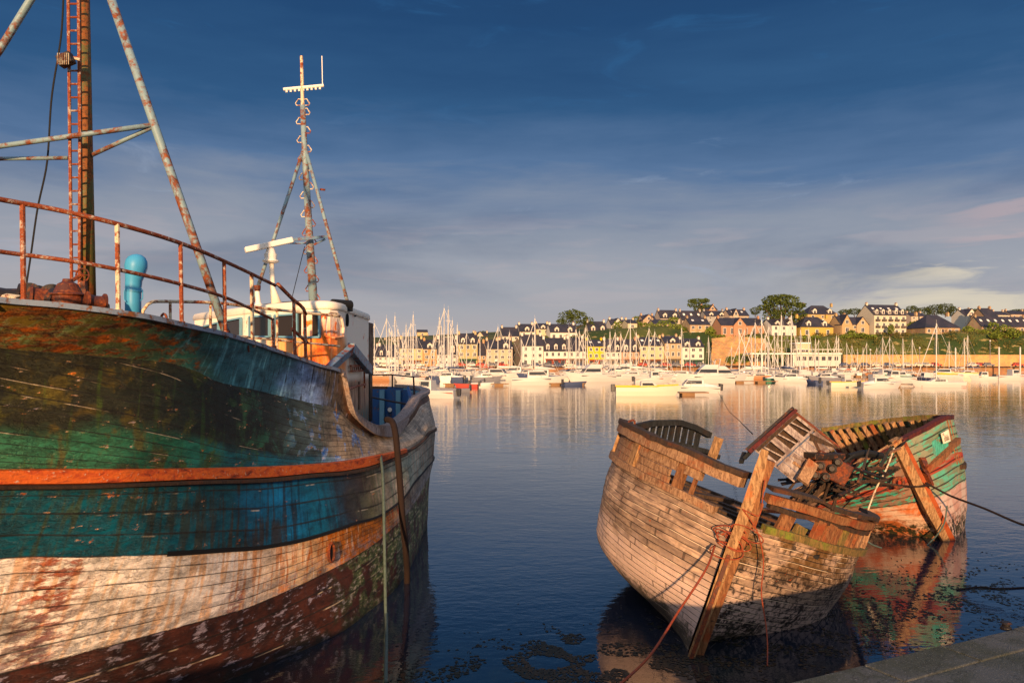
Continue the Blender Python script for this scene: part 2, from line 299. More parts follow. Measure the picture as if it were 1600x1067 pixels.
def ship_paint(t, b):
    u, v, _ = t.sep(t.uv()); _, p, _ = t.sep(t.uv('UV2'))
    # u: metres forward of the stern, left edge of the photo u = 14.3, sheer break u = 8.6, quarter u = 3
    low = t.noise(t.comb(t.mul(u, .8), t.mul(v, 1.2)), 1.4, 4, .5); pos = t.obj(); du = t.math('MAXIMUM', t.add(u, -9.0), 0.0); p = t.add(p, t.mul(t.mul(t.math('POWER', du, 1.25), .75), t.mul(t.gt(v, 1.0), t.math('LESS_THAN', v, 2.0))))
    ps = t.comb(t.mul(u, .55), t.mul(t.sep(pos)[2], 1.35)); nf = t.noise(ps, 11, 8, .70, .1); nm = t.noise(pos, 3.2, 6, .6, .4); ncell = t.noise(t.comb(t.mul(u, 1.0), t.mul(t.sep(pos)[2], 2.4), 3), 6, 5, .62, .2)
    st = t.noise(t.comb(t.mul(u, 7), t.mul(v, .55)), 1.6, 6, .6, .25); st2 = t.noise(t.comb(t.mul(u, 16), t.mul(v, 1.1), 4), 1.3, 5, .6, .2)
    plank = t.math('FLOOR', t.add(p, .001)); pr = t.noise(t.comb(t.mul(plank, 3.7), t.mul(u, .35)), 2.3, 2, .5)
    un = t.math('DIVIDE', u, 16.0)
    def ru(stops): return t.ramp(t.add(un, t.mul(t.add(low, -.5), .10)), [(a/16, lin(c)) for a, c in stops])
    # flare band
    z0 = ru([(8.2,'4a3326'),(9.0,'5f5548'),(9.6,'7f93b4'),(10.4,'4a7078'),(11.6,'38646a'),(12.6,'345a4a'),(13.4,'4a4824'),(14.4,'6a5024')])
    z0 = t.mix(t.step(st, .52, .66), z0, ru([(8.2,'5a3a28'),(9.4,'a8bede'),(10.6,'7aa8a8'),(12,'5c949c'),(13.2,'5c7048'),(14.4,'6a6a4a')]))
    z0 = t.mix(t.mul(t.step(st2, .56, .63), t.step(u, 15.0, 8.5)), z0, lin('1c1a14'))
    mossk = t.mul(t.step(nf, .46, .56), t.step(t.add(u, t.mul(nm, 2)), 12.9, 14.0)); z0 = t.mix(mossk, z0, t.ramp(ncell, [(.35, lin('241508')), (.5, lin('6a3a16')), (.65, lin('a0501c'))]))
    # black strakes then green, pale planks aft
    z1 = t.mix(t.step(t.add(t.add(v, t.mul(t.add(u, -14.3), .07)), t.mul(t.add(low, -.5), .5)), 1.40, 1.55), ru([(2,'8a8278'),(6,'b09c84'),(8.5,'94826c'),(9.4,'46524e'),(10.5,'141c1a'),(12.2,'16201a'),(14,'2c2a18')]), ru([(2,'9a8c7c'),(5.5,'b4a48c'),(7.6,'c2ac8c'),(8.7,'8494a4'),(9.7,'2f6474'),(11,'1a505c'),(12.6,'2a6048'),(14.3,'3f6a4c')]))
    z1 = t.mix(t.mul(t.step(nm, .50, .62), t.mul(t.step(u, 8.8, 10.5), .8)), z1, ru([(9,'4a6052'),(10.5,'24503e'),(12,'3c4c20'),(13.4,'5a4a20'),(14.5,'4a5a24')]))
    z1 = t.mix(t.mul(t.step(pr, .45, .65), .55), z1, t.mix(.5, z1, (0.01,.012,.012,1)))
    z1 = t.mix(t.mul(t.step(st, .55, .68), .6), z1, ru([(3,'4a443c'),(7.5,'5a4430'),(9,'2c3a34'),(12,'2c4420'),(14.5,'4a5a20')]))
    z1 = t.mix(t.mul(t.step(nm, .54, .58), t.mul(t.step(u, 10.6, 8.8), t.step(u, 6.5, 8.4))), z1, t.ramp(nf, [(.4, lin('38609c')), (.6, lin('9aa6b4'))]))
    z1 = t.mix(t.mul(t.step(nf, .60, .64), t.step(nm, .45, .55)), z1, t.ramp(ncell, [(.3, lin('4a6a9a')), (.45, lin('a8907a')), (.6, lin('c06a34'))]))
    # belt row
    z2 = t.mix(t.step(u, 6.4, 5.6), t.mix(t.step(nf, .50, .62), lin('c9662c'), lin('8a3414')), t.mix(nf, lin('8a7c6c'), lin('a89a88')))
    # blue band
    z3 = ru([(2,'68645c'),(5,'7a8478'),(6.6,'8e907a'),(7.6,'5c5a44'),(8.6,'2a2a2c'),(9.6,'1c5870'),(10.3,'1b6088'),(11.2,'143c4a'),(12.4,'184a56'),(14.5,'1a444e')])
    z3 = t.mix(t.mul(t.step(t.add(st, t.mul(t.add(low, -.5), .4)), .46, .60), .9), z3, ru([(3,'6a4a3a'),(6.5,'b8a894'),(8.2,'362a26'),(9.6,'123648'),(11,'2a2420'),(12.6,'24302a'),(14.5,'3a4a30')]))
    z3 = t.mix(t.mul(t.step(nf, .60, .64), t.step(t.add(nm, t.mul(u, .02)), .74, .82)), z3, t.ramp(ncell, [(.4, lin('c99878')), (.6, lin('8a4a28'))]))
    # white band with rust
    z4 = ru([(2,'7a766e'),(4.5,'8a847c'),(6.5,'8a785c'),(7.6,'a0622e'),(8.8,'b06a34'),(10,'c4a480'),(11.4,'d8ccc0'),(12.6,'ddd2c4'),(14.5,'dfd4c4')])
    z4 = t.mix(t.mul(t.step(st, .47, .60), .85), z4, ru([(2,'3c3a34'),(5,'4c4238'),(6.8,'8a4020'),(8,'b4622c'),(10,'a85a2a'),(11.4,'c89a70'),(12.8,'d4b494'),(14.5,'c08860')]))
    z4 = t.mix(t.mul(t.step(st2, .55, .66), .55), z4, ru([(4,'8e8a82'),(7,'7a5a3a'),(9,'d8c8b0'),(11,'e0d4c4'),(14,'d8c8ba')]))
    z4 = t.mix(t.mul(t.mul(.85, t.step(t.add(nf, t.mul(ncell, .7)), .76, .92)), t.math('MAXIMUM', t.step(t.math('ABSOLUTE', t.add(u, -13.35)), .34, .08), t.mul(t.step(v, 4.3, 4.8), t.step(t.math('ABSOLUTE', t.add(u, -11.2)), .22, .05)))), z4, t.mix(ncell, lin('5a1c10'), lin('a8441c')))
    z4 = t.mix(t.mul(t.step(t.add(v, t.mul(nm, .8)), 4.75, 5.25), t.mul(.6, t.step(nf, .4, .6))), z4, lin('7c7c80'))
    # boot topping
    z5 = t.mix(t.step(nm, .40, .60), lin('42261f'), lin('281a18'))
    z5 = t.mix(t.step(t.add(nf, t.mul(t.add(nm, -.5), .6)), .55, .64), z5, t.mix(ncell, lin('9a8e98'), lin('625a62')))
    z5 = t.mix(t.mul(t.step(u, 9.6, 8.2), t.step(nm, .42, .56)), z5, t.ramp(nf, [(.35, lin('20281a')), (.5, lin('55603a')), (.65, lin('b8a890'))]))
    z5 = t.mix(t.mul(t.step(t.add(v, t.mul(nm, .8)), 6.0, 6.55), .8), z5, lin('16180e'))
    vv = t.add(v, t.mul(t.add(nf, -.5), .035))
    col = z0
    for e, z in ((1.0, z1), (2.0, z2), (3.0, z3), (4.0, z4)): col = t.mix(t.gt(vv, e), col, z)
    col = t.mix(t.gt(t.add(v, t.mul(t.add(nf, -.5), .06)), 5.0), col, z5)
    # seams and butt joints of the planking
    fr = t.math('FRACT', p); seam = t.math('MULTIPLY', t.math('LESS_THAN', t.math('ABSOLUTE', t.add(fr, -.5)), 2.0), t.math('GREATER_THAN', t.math('ABSOLUTE', t.add(fr, -.5)), .455))
    seam = t.mul(seam, t.gt(v, 1.0)); seam = t.mul(seam, t.step(t.noise(t.comb(u, t.mul(plank, 5.1)), 1.7, 4, .6), .36, .50))
    off = t.math('MULTIPLY', t.math('FRACT', t.mul(plank, .381)), 1.0); ux = t.add(t.math('DIVIDE', u, t.add(.34, t.mul(1.2, t.gt(u, 10.0)))), t.mul(off, 1.0)); fx = t.math('FRACT', ux)
    butt = t.mul(t.math('LESS_THAN', fx, .045), t.mul(t.mul(t.gt(v, 1.0), t.math('MAXIMUM', t.math('LESS_THAN', v, 2.0), t.gt(v, 4.0))), t.step(u, 10.0, 8.0)))
    seamc = t.math('MAXIMUM', seam, t.mul(butt, .6))
    col = t.mix(t.mul(seamc, .8), col, (.012,.010,.008,1))
    lite = t.mul(t.mul(t.math('LESS_THAN', t.math('ABSOLUTE', t.add(fr, -.10)), .035), t.gt(v, 1.0)), t.step(t.noise(t.comb(u, t.mul(plank, 9.1), 5), 1.1, 3, .6), .58, .62))
    col = t.mix(t.mul(lite, .6), col, lin('b8a890'))
    col = t.mix(t.step(nf, .30, .22), col, (.012,.010,.008,1))
    mott = t.noise(t.comb(t.mul(u, .8), t.mul(t.sep(pos)[2], 1.7), 9), 2.6, 10, .78, .2); mv = t.math('MULTIPLY_ADD', t.step(mott, .30, .72), 1.35, .42); fine = t.noise(t.comb(t.mul(u, 1.2), t.mul(t.sep(pos)[2], 3.0), 2), 30, 5, .7); mv = t.mul(mv, t.math('MULTIPLY_ADD', fine, .8, .6)); cm = t.n.new('ShaderNodeVectorMath'); cm.operation = 'SCALE'; t.put(cm.inputs[0], col); t.put(cm.inputs['Scale'], mv); col = cm.outputs[0]
    hs = t.n.new('ShaderNodeHueSaturation'); hs.inputs['Saturation'].default_value = 1.12; hs.inputs['Value'].default_value = 1.12; t.put(hs.inputs['Color'], col)
    t.put(b.inputs['Base Color'], hs.outputs[0])
    t.put(b.inputs['Roughness'], t.add(.42, t.mul(nf, .4)))
    hgt = t.add(t.mul(nf, .55), t.add(t.mul(seamc, -.8), t.add(t.mul(ncell, .35), t.mul(t.step(nf, .52, .56), .12))))
    hgt = t.add(hgt, t.mul(mossk, t.mul(t.noise(pos, 24, 5, .7), 1.6)))
    t.put(b.inputs['Normal'], t.bump(hgt, .85, .016))
M['ship'] = mat('peeling_ship_paint', None, .6, 0, ship_paint)
hb = hull_side(1).build('hull', M['ship'], ship, smooth=True)
hp = hull_side(-1); hp.build('hull', M['ship'], ship, smooth=True)
def row_at(v, a0, a1, n, sign=1, out=0.0, up=0.0):
    i0 = float(v); k = int(np.argmin(abs(vs-i0))); g = G[k]; q = np.linspace(a0, a1, n); o = np.argsort(g[:,0])
    return [(from_ab(a, sign*(np.interp(a, g[o,0], g[o,1])+out), np.interp(a, g[o,0], g[o,2])+up)) for a in q]
def strip(v0, v1, a0, a1, out, n=200, sign=1, up0=0, up1=0):      # raised moulding lying on the hull between two rows
    A = row_at(v0, a0, a1, n, sign, out-.05, up0); B = row_at(v0, a0, a1, n, sign, out, up0-.012); C = row_at(v1, a0, a1, n, sign, out, up1+.012); D = row_at(v1, a0, a1, n, sign, out-.06, up1)
    mb = MB(); rows_ = [A, B, C, D] if sign < 0 else [D, C, B, A]; mb.grid(rows_); mb.uv = [(p_[0], 0) for p_ in [(0,)]*4*n]; return mb
def beltfn(t, b):
    p = t.obj(); a = t.noise(t.mapv(p, (1,1,3)), 5, 7, .65, .5); f = t.noise(p, 26, 5, .65)
    col = t.ramp(a, [(.32, lin('5a2410')), (.42, lin('b4481a')), (.56, lin('d4641f')), (.70, lin('8c3a1c')), (.78, lin('6a6a62'))]); col = t.mix(t.step(f, .60, .68), col, lin('caa183'))
    y = t.sep(p)[1]; col = t.mix(t.step(y, 3.0, 5.5), col, t.mix(t.step(a, .4, .6), lin('a87458'), lin('b8542a')))
    t.put(b.inputs['Base Color'], col); t.put(b.inputs['Normal'], t.bump(t.add(a, f), .7, .01))
M['belt'] = mat('orange_belt_paint', None, .6, 0, beltfn)
strip(2, 3, 5.8, 16.6, .055).build('rubbing_belt', M['belt'], ship, smooth=False)
strip(2.7, 3.1, .8, 5.9, .045).build('rubbing_belt', M['wood_dark'], ship)
strip(3.0, 3.14, 5.8, 16.6, .075).build('belt_edge', M['wood_dark'], ship)
strip(3.97, 4.05, 1.0, 12.4, .028).build('lower_moulding', M['black'], ship)
# cap rail
def cap(sign, a0, a1, n, wi, wo, h, up=0.0):
    A = row_at(0, a0, a1, n, sign, wo, up); Bq = row_at(0, a0, a1, n, sign, wo, up+h); Cq = row_at(0, a0, a1, n, sign, -wi, up+h); D = row_at(0, a0, a1, n, sign, -wi, up)
    mb = MB(); g = [A, Bq, Cq, D, A]; mb.grid(g if sign < 0 else g[::-1]); return mb
M['cap'] = rusty('grey_blue_cap_rail', '7f8ea0', rust='6a4a30', amt=.35, scale=8)
M['capwood'] = oldwood('grey_cap_timber', '6a5e5a', 'a8968c', stain='8a6a50')
for s in (1, -1):
    cap(s, 8.75, 17.5, 160, .12, .05, .045).build('cap_rail', M['cap'], ship)
    cap(s, .25, 8.75, 220, .17, .06, .07, -.01).build('cap_rail', M['capwood'], ship)
# wide grey board that sweeps down the sheer break
A = row_at(0, 4.6, 8.72, 90, 1, .05, 0); D = row_at(0, 4.6, 8.72, 90, 1, .05, -.15)
ex = []
for k, (pa, pd) in enumerate(zip(A, D)):
    f_ = math.sin(math.pi*min(1, max(0, (k/89)))**.8); ex.append(pa+(pd-pa)*(.25+.75*f_)+AX*-.10*f_)
mb = MB(); mb.grid([ex, A]); mb.build('sweep_board', M['capwood'], ship, solid=.03)
# inside of the bulwark, deck, frames
def inner(sign, a0, a1, n, drop):
    T = row_at(0, a0, a1, n, sign, -.12, .0); B = [p-Vector((0,0,drop)) for p in T]; mb = MB(); mb.grid([T, B] if sign > 0 else [B, T]); return mb
for s in (1, -1): inner(s, .15, 8.6, 160, .95).build('inner_bulwark', M['inner_blue'], ship, smooth=True)
for s in (1, -1): inner(s, 8.7, 17.3, 60, .04).build('inner_bulwark', M['dark'], ship, smooth=True)
mb = MB()
for (a0, a1, dr) in ((.15, 8.65, .9), (8.7, 17.3, .0)):
    ins = -.10 if a0 < 1 else -.12; S_ = row_at(0, a0, a1, 60, 1, ins, 0); Q_ = row_at(0, a0, a1, 60, -1, ins, 0)
    zf = (lambda a: 2.15+.0*a) if a0 < 1 else (lambda a: 0)
    gr = []
    for sp, qp in zip(S_, Q_):
        z = 1.95 if a0 < 1 else sp.z-dr; gr.append([Vector((qp.x, qp.y, z)), Vector((sp.x, sp.y, z))])
    mb.grid(gr)
mb.build('deck', M['wood_dark'], ship)
p0 = row_at(0, 8.66, 8.67, 2, 1, -.05)[0]; p1 = row_at(0, 8.66, 8.67, 2, -1, -.05)[0]
mb = MB(); mb.quad(Vector((p1.x,p1.y,1.95)), Vector((p0.x,p0.y,1.95)), Vector((p0.x,p0.y,3.35)), Vector((p1.x,p1.y,3.35))); mb.build('forecastle_bulkhead', M['dark'], ship)
for s in (1, -1):
    for a, b_ in zip(row_at(0, .5, 8, 13, s, -.17, -.02), row_at(0, .5, 8, 13, s, -.2, -.9)):
        mb = MB(); mb.beam(a, b_, .12, .10, up=AX); mb.build('bulwark_frame', M['winframe'], ship)
sp_ = [from_ab(a, b, 0) for a, b in ((1.1,-1.88),(.8,-1.62),(.5,-1.2),(.3,-.7),(.25,0),(.3,.7),(.5,1.2),(.8,1.62),(1.1,1.88))]
mb = MB(); mb.grid([[Vector((p.x,p.y,3.14)) for p in sp_], [Vector((p.x,p.y,1.95)) for p in sp_]]); mb.build('inner_bulwark', M['inner_blue'], ship, smooth=True)
for k in (1,2,3,4,5,6,7):
    mb = MB(); q_ = sp_[k]+AX*.07; mb.beam((q_.x,q_.y,3.12), (q_.x,q_.y,2.0), .12, .08, up=AX); mb.build('bulwark_frame', M['winframe'], ship)
# stern fittings in view above the quarter
mb = MB(); mb.tube([P(646,590,17.4), P(648,622,17.3)], .02); mb.tube([P(613,586,19), P(613,606,19)], .02); mb.tube([P(575,586,19.3), P(613,585.5,19), P(647,589,17.5)], .016); mb.build('stern_rail', M['dark'], ship)
mb = MB(); mb.tube([P(578,620,18.5), P(612,627,18), P(640,632,17.4)], .022); mb.build('stern_pipe', M['dark'], ship)
mb = MB(); mb.beam(P(609,638,17.5), P(609,652,17.5), .13, .1); mb.build('bollard', M['inner_blue'], ship, bevel=.01)
mb = MB(); mb.lathe(P(609,640,17.42), P(609,640,17.36), [(0,.05),(1,.05)], 14); mb.build('round_lamp', M['white'], ship)
mb = MB(); mb.beam(P(640,610,17.6), P(645,636,16.6), .06, .22, up=(0,-1,.1)); mb.build('blue_bracket', M['inner_blue'], ship, bevel=.01)
# hawse holes
for (px, py, Y, hw, hh) in ((513,862,10.72,.055,.13),):
    c = P(px, py, Y); nrm = Vector((.86,-.5,0)); sx = Vector((.5,.86,0)); mb = MB()
    ring = [c+nrm*.06+sx*hw*math.cos(k/20*6.283)+Vector((0,0,hh*math.sin(k/20*6.283))) for k in range(21)]; mb.tube(ring, .022, 6, False); mb.build('hawse_ring', M['iron'], ship)
    mb = MB(); mb.poly([c+nrm*.055+sx*hw*math.cos(k/20*6.283)+Vector((0,0,hh*math.sin(k/20*6.283))) for k in range(20)]); mb.build('hawse_hole', M['black'], ship)
# railing
posts = [(-45,303,470,5.75),(35,318,476,6.1),(183,350,492,6.6),(282,380,511,7.35),(350,408,526,8.15),(393,428,540,8.9),(426,497,549,9.5),(459,470,562,10.1),(476,490,567,10.4)]
for k, (px, y0, y1, Y) in enumerate(posts):
    mb = MB(); mb.tube([P(px+2, y1+3, Y+.04), P(px, y0, Y+.04)], .021 if k < 5 else .023, 8); mb.tube([P(px+2,y1+2,Y+.04), P(px+2,y1-9,Y+.04)], .034, 8); mb.build('railing_post', M['rail'] if k not in (2,5) else M['rail2'], ship, smooth=False)
tr = [(-120,290,5.5),(-45,303,5.79),(35,318,6.14),(183,350,6.64),(282,380,7.39),(350,408,8.19),(393,428,8.94),(430,446,9.6)]
mb = MB(); mb.tube(smoothline([P(*q) for q in tr], 40), .021, 8); mb.build('top_rail', M['rail'], ship, smooth=True)
mb = MB(); mb.tube(smoothline([P(434,444,9.65), P(459,469,10.14), P(474,482,10.4), P(478,492,10.45)], 10), .024, 8); mb.build('top_rail', M['rail'], ship, smooth=True)
tr = [(-120,378,5.5),(-45,387,5.79),(35,398,6.14),(130,411,6.4),(183,421,6.64),(282,444,7.39),(350,464,8.19),(393,483,8.94),(426,499,9.5)]
mb = MB(); mb.tube(smoothline([P(*q) for q in tr], 40), .018, 8); mb.build('middle_rail', M['rail'], ship, smooth=True)
mb = MB(); mb.tube([P(456,514,10.1), P(480,535,10.5)], .022, 8); mb.build('middle_rail', M['rail'], ship)
mb = MB(); mb.tube(smoothline([P(222,497,8.9), P(224,484,8.9), P(234,473,8.9), P(255,471,9.1), P(345,474,9.8), P(405,481,10.4), P(470,488,11), P(531,494,11.6)], 40), .020, 8); mb.build('far_rail', M['rail2'], ship, smooth=True)
mb = MB(); mb.tube([P(300,524,10.4), P(360,524,10.6), P(430,531,11), P(531,541,11.6)], .016, 8); mb.build('far_rail', M['rail2'], ship, smooth=True)
for px, y0, y1, Y in ((266,471,500,9.2),(433,486,552,11.0),(329,474,520,9.7)):
    mb = MB(); mb.tube([P(px,y1,Y), P(px,y0,Y)], .018, 8); mb.build('railing_post', M['rail2'], ship)
mb = MB(); mb.tube(smoothline([P(252,506,7.3), P(252,495,7.3), P(256,490,7.3), P(260,495,7.3), P(260,508,7.3)], 12), .012, 6); mb.build('deck_eye', M['iron'], ship)
for px, py, Y in ((427,543,9.6),(462,558,10.2),(384,540,8.8)):
    mb = MB(); mb.tube(smoothline([P(px-4,py+10,Y), P(px-3,py,Y), P(px+3,py,Y), P(px+5,py+10,Y)], 10), .012, 6); mb.build('deck_eye', M['iron'], ship)
def rp(a, s, up): return row_at(0, a, a+.01, 2, s, -.05, up)[0]
bowpath = [rp(a, 1, 1) for a in (15.2,15.9,16.6,17.2,17.6)]+[rp(a, -1, 1) for a in (17.6,17.2,16.6,15.9,15.2,14.2,13.0,11.8,10.6)]
for up_, r_, st_ in ((.80,.021,P(-120,290,5.5)), (.42,.018,P(-120,378,5.5))):
    mb = MB(); mb.tube(smoothline([st_]+[p+Vector((0,0,up_-1)) for p in bowpath], 60), r_, 8); mb.build('top_rail' if up_ > .5 else 'middle_rail', M['rail'], ship, smooth=True)
for k in (1, 4, 7, 9, 10, 11, 12, 13):
    p = bowpath[k]; mb = MB(); mb.tube([p+Vector((0,0,-1)), p+Vector((0,0,-.2))], .021, 8); mb.build('railing_post', M['rail'], ship)
# foremast with ladder, legs and yard
mb = MB(); mb.tube([P(138,500,8.6), P(134,250,8.6), P(128,-160,8.6)], [.085,.075,.06], 14); mb.build('foremast', M['mast'], ship, smooth=True)
mb = MB()
la, lb = [P(112,455,8.35), P(109,200,8.35), P(105,-160,8.35)], [P(124,455,8.4), P(125,200,8.4), P(121,-160,8.4)]
mb.tube(la, .017, 6); mb.tube(lb, .017, 6)
ld = mb.build('ladder', M['rail'], ship)
LA = smoothline(la, 60); LB = smoothline(lb, 60)
for k in range(1, 60, 2): mb = MB(); mb.tube([LA[k], LB[k]], .011, 6); mb.build('rung', M['rail'], ld)
mb = MB(); mb.tube([P(354,522,8.6), P(300,365,8.55), P(240,192,8.5), P(150,-70,8.5)], .047, 12); mb.build('mast_leg', M['bluetube'], ship, smooth=True)
mb = MB(); mb.tube([P(-262,450,8.5), P(-140,262,8.5), P(0,78,8.5), P(48,0,8.5), P(110,-100,8.5)], .040, 12); mb.build('mast_leg', M['bluetube'], ship, smooth=True)
mb = MB(); mb.tube([P(243,195,8.5), P(120,212,8.3), P(-124,246,8.4)], .028, 10); mb.build('mast_brace', M['bluetube'], ship, smooth=True)
mb = MB(); mb.tube([P(238,199,8.5), P(138,245,8.6)], .024, 10); mb.build('mast_brace', M['bluetube'], ship, smooth=True)
mb = MB(); mb.tube([P(106,247,8.6), P(-128,250,8.6)], .022, 10); mb.build('mast_brace', M['bluetube'], ship, smooth=True)
mb = MB(); mb.tube(smoothline([P(101,-60,8.6), P(97,40,8.6), P(80,160,8.6), P(74,250,8.6), P(58,330,8.6), P(48,400,8.6), P(41,446,8.6)], 40), .010, 6); mb.build('hanging_cable', M['black'], ship)
fl = MB(); c = P(103,94,8.25); fl.beam(c+Vector((-.07,0,-.03)), c+Vector((.07,0,.03)), .10, .12); fl.build('floodlight', M['dark'], ship, bevel=.01)
mb = MB()
for k in range(7): mb.tube([c+Vector((-.06+.02*k, -.055, -.07)), c+Vector((-.055+.02*k, -.06, .05))], .003, 5)
mb.tube([c+Vector((0,0,.05)), c+Vector((.12,.05,.02))], .015, 6); mb.build('floodlight_cage', M['rail2'], ship)
mb = MB(); c = P(129,430,8.2); mb.tube([c+Vector((.07*math.cos(k/16*6.283), 0, .07*math.sin(k/16*6.283))) for k in range(17)], .009, 6, False)
for k in range(6): mb.tube([c, c+Vector((.07*math.cos(k*1.047), 0, .07*math.sin(k*1.047)))], .005, 5)
mb.build('hand_wheel', M['iron'], ship)
mb = MB(); mb.tube([P(114,438,8.2), P(128,428,8.2)], .02, 6); mb.beam(P(131,440,8.2), P(134,480,8.2), .05, .05); mb.build('wheel_bracket', M['iron'], ship)
# windlass on the foredeck
def drum(px, py, rpx, wpx, Y, m, fl_=1.25, name='winch_drum', tilt=4):
    r = rpx/F*Y; a, b_ = P(px-wpx/2, py-tilt/2, Y), P(px+wpx/2, py+tilt/2, Y+.12); mb = MB()
    mb.lathe(a, b_, [(0,.3*r),(.001,r*fl_),(.10,r*fl_),(.12,r*.92),(.5,r*.86),(.88,r*.92),(.90,r*fl_),(.999,r*fl_),(1,.3*r)], 26); return mb.build(name, m, wl_, smooth=False)
wl_ = thing('windlass', tuple(P(85,500,7.6)), 'rusty windlass with round drums and coiled rope on the trawler foredeck', 'windlass')
drum(8, 472, 25, 50, 7.7, M['dark']); drum(66, 470, 22, 40, 7.6, M['iron'], 1.05); drum(50, 469, 26, 14, 7.7, M['dark'], 1.0, 'winch_flange'); drum(84, 470, 25, 12, 7.65, M['dark'], 1.0, 'winch_flange'); drum(149, 473, 13, 30, 7.4, M['iron'], 1.25, 'warping_head')
mb = MB(); mb.lathe(P(106,490,7.5), P(106,436,7.5), [(0,.12),(.02,.155),(.35,.155),(.5,.15),(.52,.175),(.56,.175),(.6,.13),(.85,.09),(.92,.05),(1,.045)], 24); mb.build('gear_housing', M['iron'], wl_, smooth=False, bevel=.004)
mb = MB(); mb.lathe(P(82,474,7.5), P(92,475,7.5), [(0,.10),(.01,.15),(.99,.15),(1,.1)], 22); mb.beam(P(95,445,7.42), P(97,490,7.42), .03, .04); mb.build('brake_band', M['dark'], wl_)
mb = MB(); mb.lathe(P(-20,476,7.55), P(170,480,7.75), [(0,.035),(1,.035)], 10); mb.build('shaft', M['dark'], wl_)
mb = MB()
for k in range(7):
    c = P(14+k*3, 474+k*.4, 7.45); mb.tube([c+Vector((.0+.02*math.cos(j/14*6.283), .10*math.cos(j/14*6.283), .085*math.sin(j/14*6.283))) for j in range(15)], .013, 6, False)
mb.build('rope_coil', M['rail2'], wl_)
mb = MB(); mb.beam(P(128,500,7.6), P(128,478,7.6), .16, .12); mb.build('winch_bed', M['dark'], wl_)
# blue mushroom ventilator
mb = MB(); c0 = P(208,515,8.4); r = .082
pts = [c0, P(208,470,8.4), P(208,452,8.4), P(209,438,8.4), P(211,427,8.4), P(212.5,417,8.4), P(213.5,408,8.4), P(214,402,8.4), P(214,398.5,8.4), P(214,397,8.4)]
mb.tube(pts, [r,r,r*1.0,r*1.05,r*1.25,r*1.42,r*1.34,r*1.05,r*.6,r*.05], 24); vt = mb.build('ventilator', M['vent'], ship, smooth=True)
cc = P(213,414,8.4)
prof = [(math.cos(a), math.sin(a)) for a in np.linspace(math.pi, 0, 12)]
mb = MB(); mb.tube([P(209,453,8.4), P(208.8,456,8.4)], .09, 20); mb.build('ventilator_band', M['vent'], vt)
mb = MB(); mb.tube([P(196,450,8.3), P(194,456,8.3), P(194,468,8.3), P(197,472,8.3)], .006, 5); mb.build('ventilator_handle', M['vent'], vt); mb = MB(); mb.tube([P(220,450,8.3), P(223,454,8.3), P(223,466,8.3), P(220,470,8.3)], .006, 5); mb.build('ventilator_handle', M['vent'], vt)
# ---- wheelhouse
plan = [(304,15.4),(385,13.45),(430,12.75),(475,12.3),(504,12.2),(516,12.22),(527,12.38),(535,12.62),(541,13.0),(576,15.3)]
WP = [Vector(((px-800)/F*Y, Y, 0)) for px, Y in plan]
rear = [WP[-1]+Vector((-1.2,.5,0)), WP[-1]+Vector((-3.6,1.2,0)), WP[0]+Vector((.3,.9,0))]
def onwall(px):
    k = (px-800)/F
    for a, b_ in zip(WP[:-1], WP[1:]):
        ka, kb = a.x/a.y, b_.x/b_.y
        if min(ka, kb)-1e-9 <= k <= max(ka, kb)+1e-9:
            # a+(b-a)t : x = k*y
            d_ = b_-a; den = d_.x-k*d_.y; tt_ = (k*a.y-a.x)/den if abs(den) > 1e-9 else 0
            q_ = a+d_*tt_; n_ = Vector((d_.y, -d_.x, 0)).normalized()
            if n_.dot(Vector((k, 1, 0))) > 0: n_ = -n_
            return q_, n_
def wp(px, py, out=0.0):
    q_, n_ = onwall(px); z = H-(py-HY)/F*q_.y; return Vector((q_.x, q_.y, z))+n_*out
wh = thing('wheelhouse', tuple(P(480,600,13.5)), 'white and orange-rusted wheelhouse with raked windows standing on the trawler', 'wheelhouse')
poly = [(p.x, p.y) for p in WP+rear]
def whfn(t, b):
    p = t.pos(); x, y, z = t.sep(p); a = t.noise(p, 3.5, 6, .6, .5); f = t.noise(p, 22, 5, .65)
    st = t.noise(t.mapv(p, (9,9,1.1)), 1.6, 5, .6, .3)
    k = t.mul(t.mul(t.step(t.add(z, t.mul(t.add(st, -.5), .9)), 4.42, 4.0), t.step(x, -4.3, -3.0)), t.step(y, 13.2, 12.7))
    spot = t.mul(t.mul(t.step(t.math('ABSOLUTE', t.add(x, 3.02)), .42, .05), t.step(z, 4.75, 4.15)), t.step(y, 13.0, 12.6)); k = t.math('MAXIMUM', t.mul(k, t.step(st, .40, .62)), t.mul(spot, t.step(t.add(st, t.mul(f, .3)), .42, .62)))
    k = t.math('MAXIMUM', k, t.step(t.add(a, t.mul(f, .2)), .70, .76))
    rust = t.ramp(t.add(t.mul(f, .4), t.mul(st, .7)), [(.35, lin('8a2c0c')), (.52, lin('d85a12')), (.72, lin('f0902c'))])
    base = t.mix(t.mul(f, .25), lin('f2e8d6'), lin('c0b098'))
    base = t.mix(t.mul(t.mul(t.step(z, 4.34, 4.16), t.step(y, 13.2, 12.7)), .85), base, lin('f0a040')); lowc = t.mix(t.step(st, .4, .6), lin('b09078'), lin('6a4a38')); base = t.mix(t.step(z, 3.6, 3.45), base, lowc)
    lowc2 = t.mix(t.step(st, .45, .6), lin('4f6a66'), lin('8a5a3a')); base = t.mix(t.step(t.add(z, t.mul(st, .3)), 3.25, 2.95), base, lowc2)
    t.put(b.inputs['Base Color'], t.mix(k, base, rust)); t.put(b.inputs['Normal'], t.bump(t.add(f, k), .5, .008))
M['wh'] = mat('wheelhouse_rusty_paint', None, .55, 0, whfn)
mb = MB(); mb.prism(poly[::1], 1.9, 4.70); walls = mb.build('wall', M['wh'], wh)
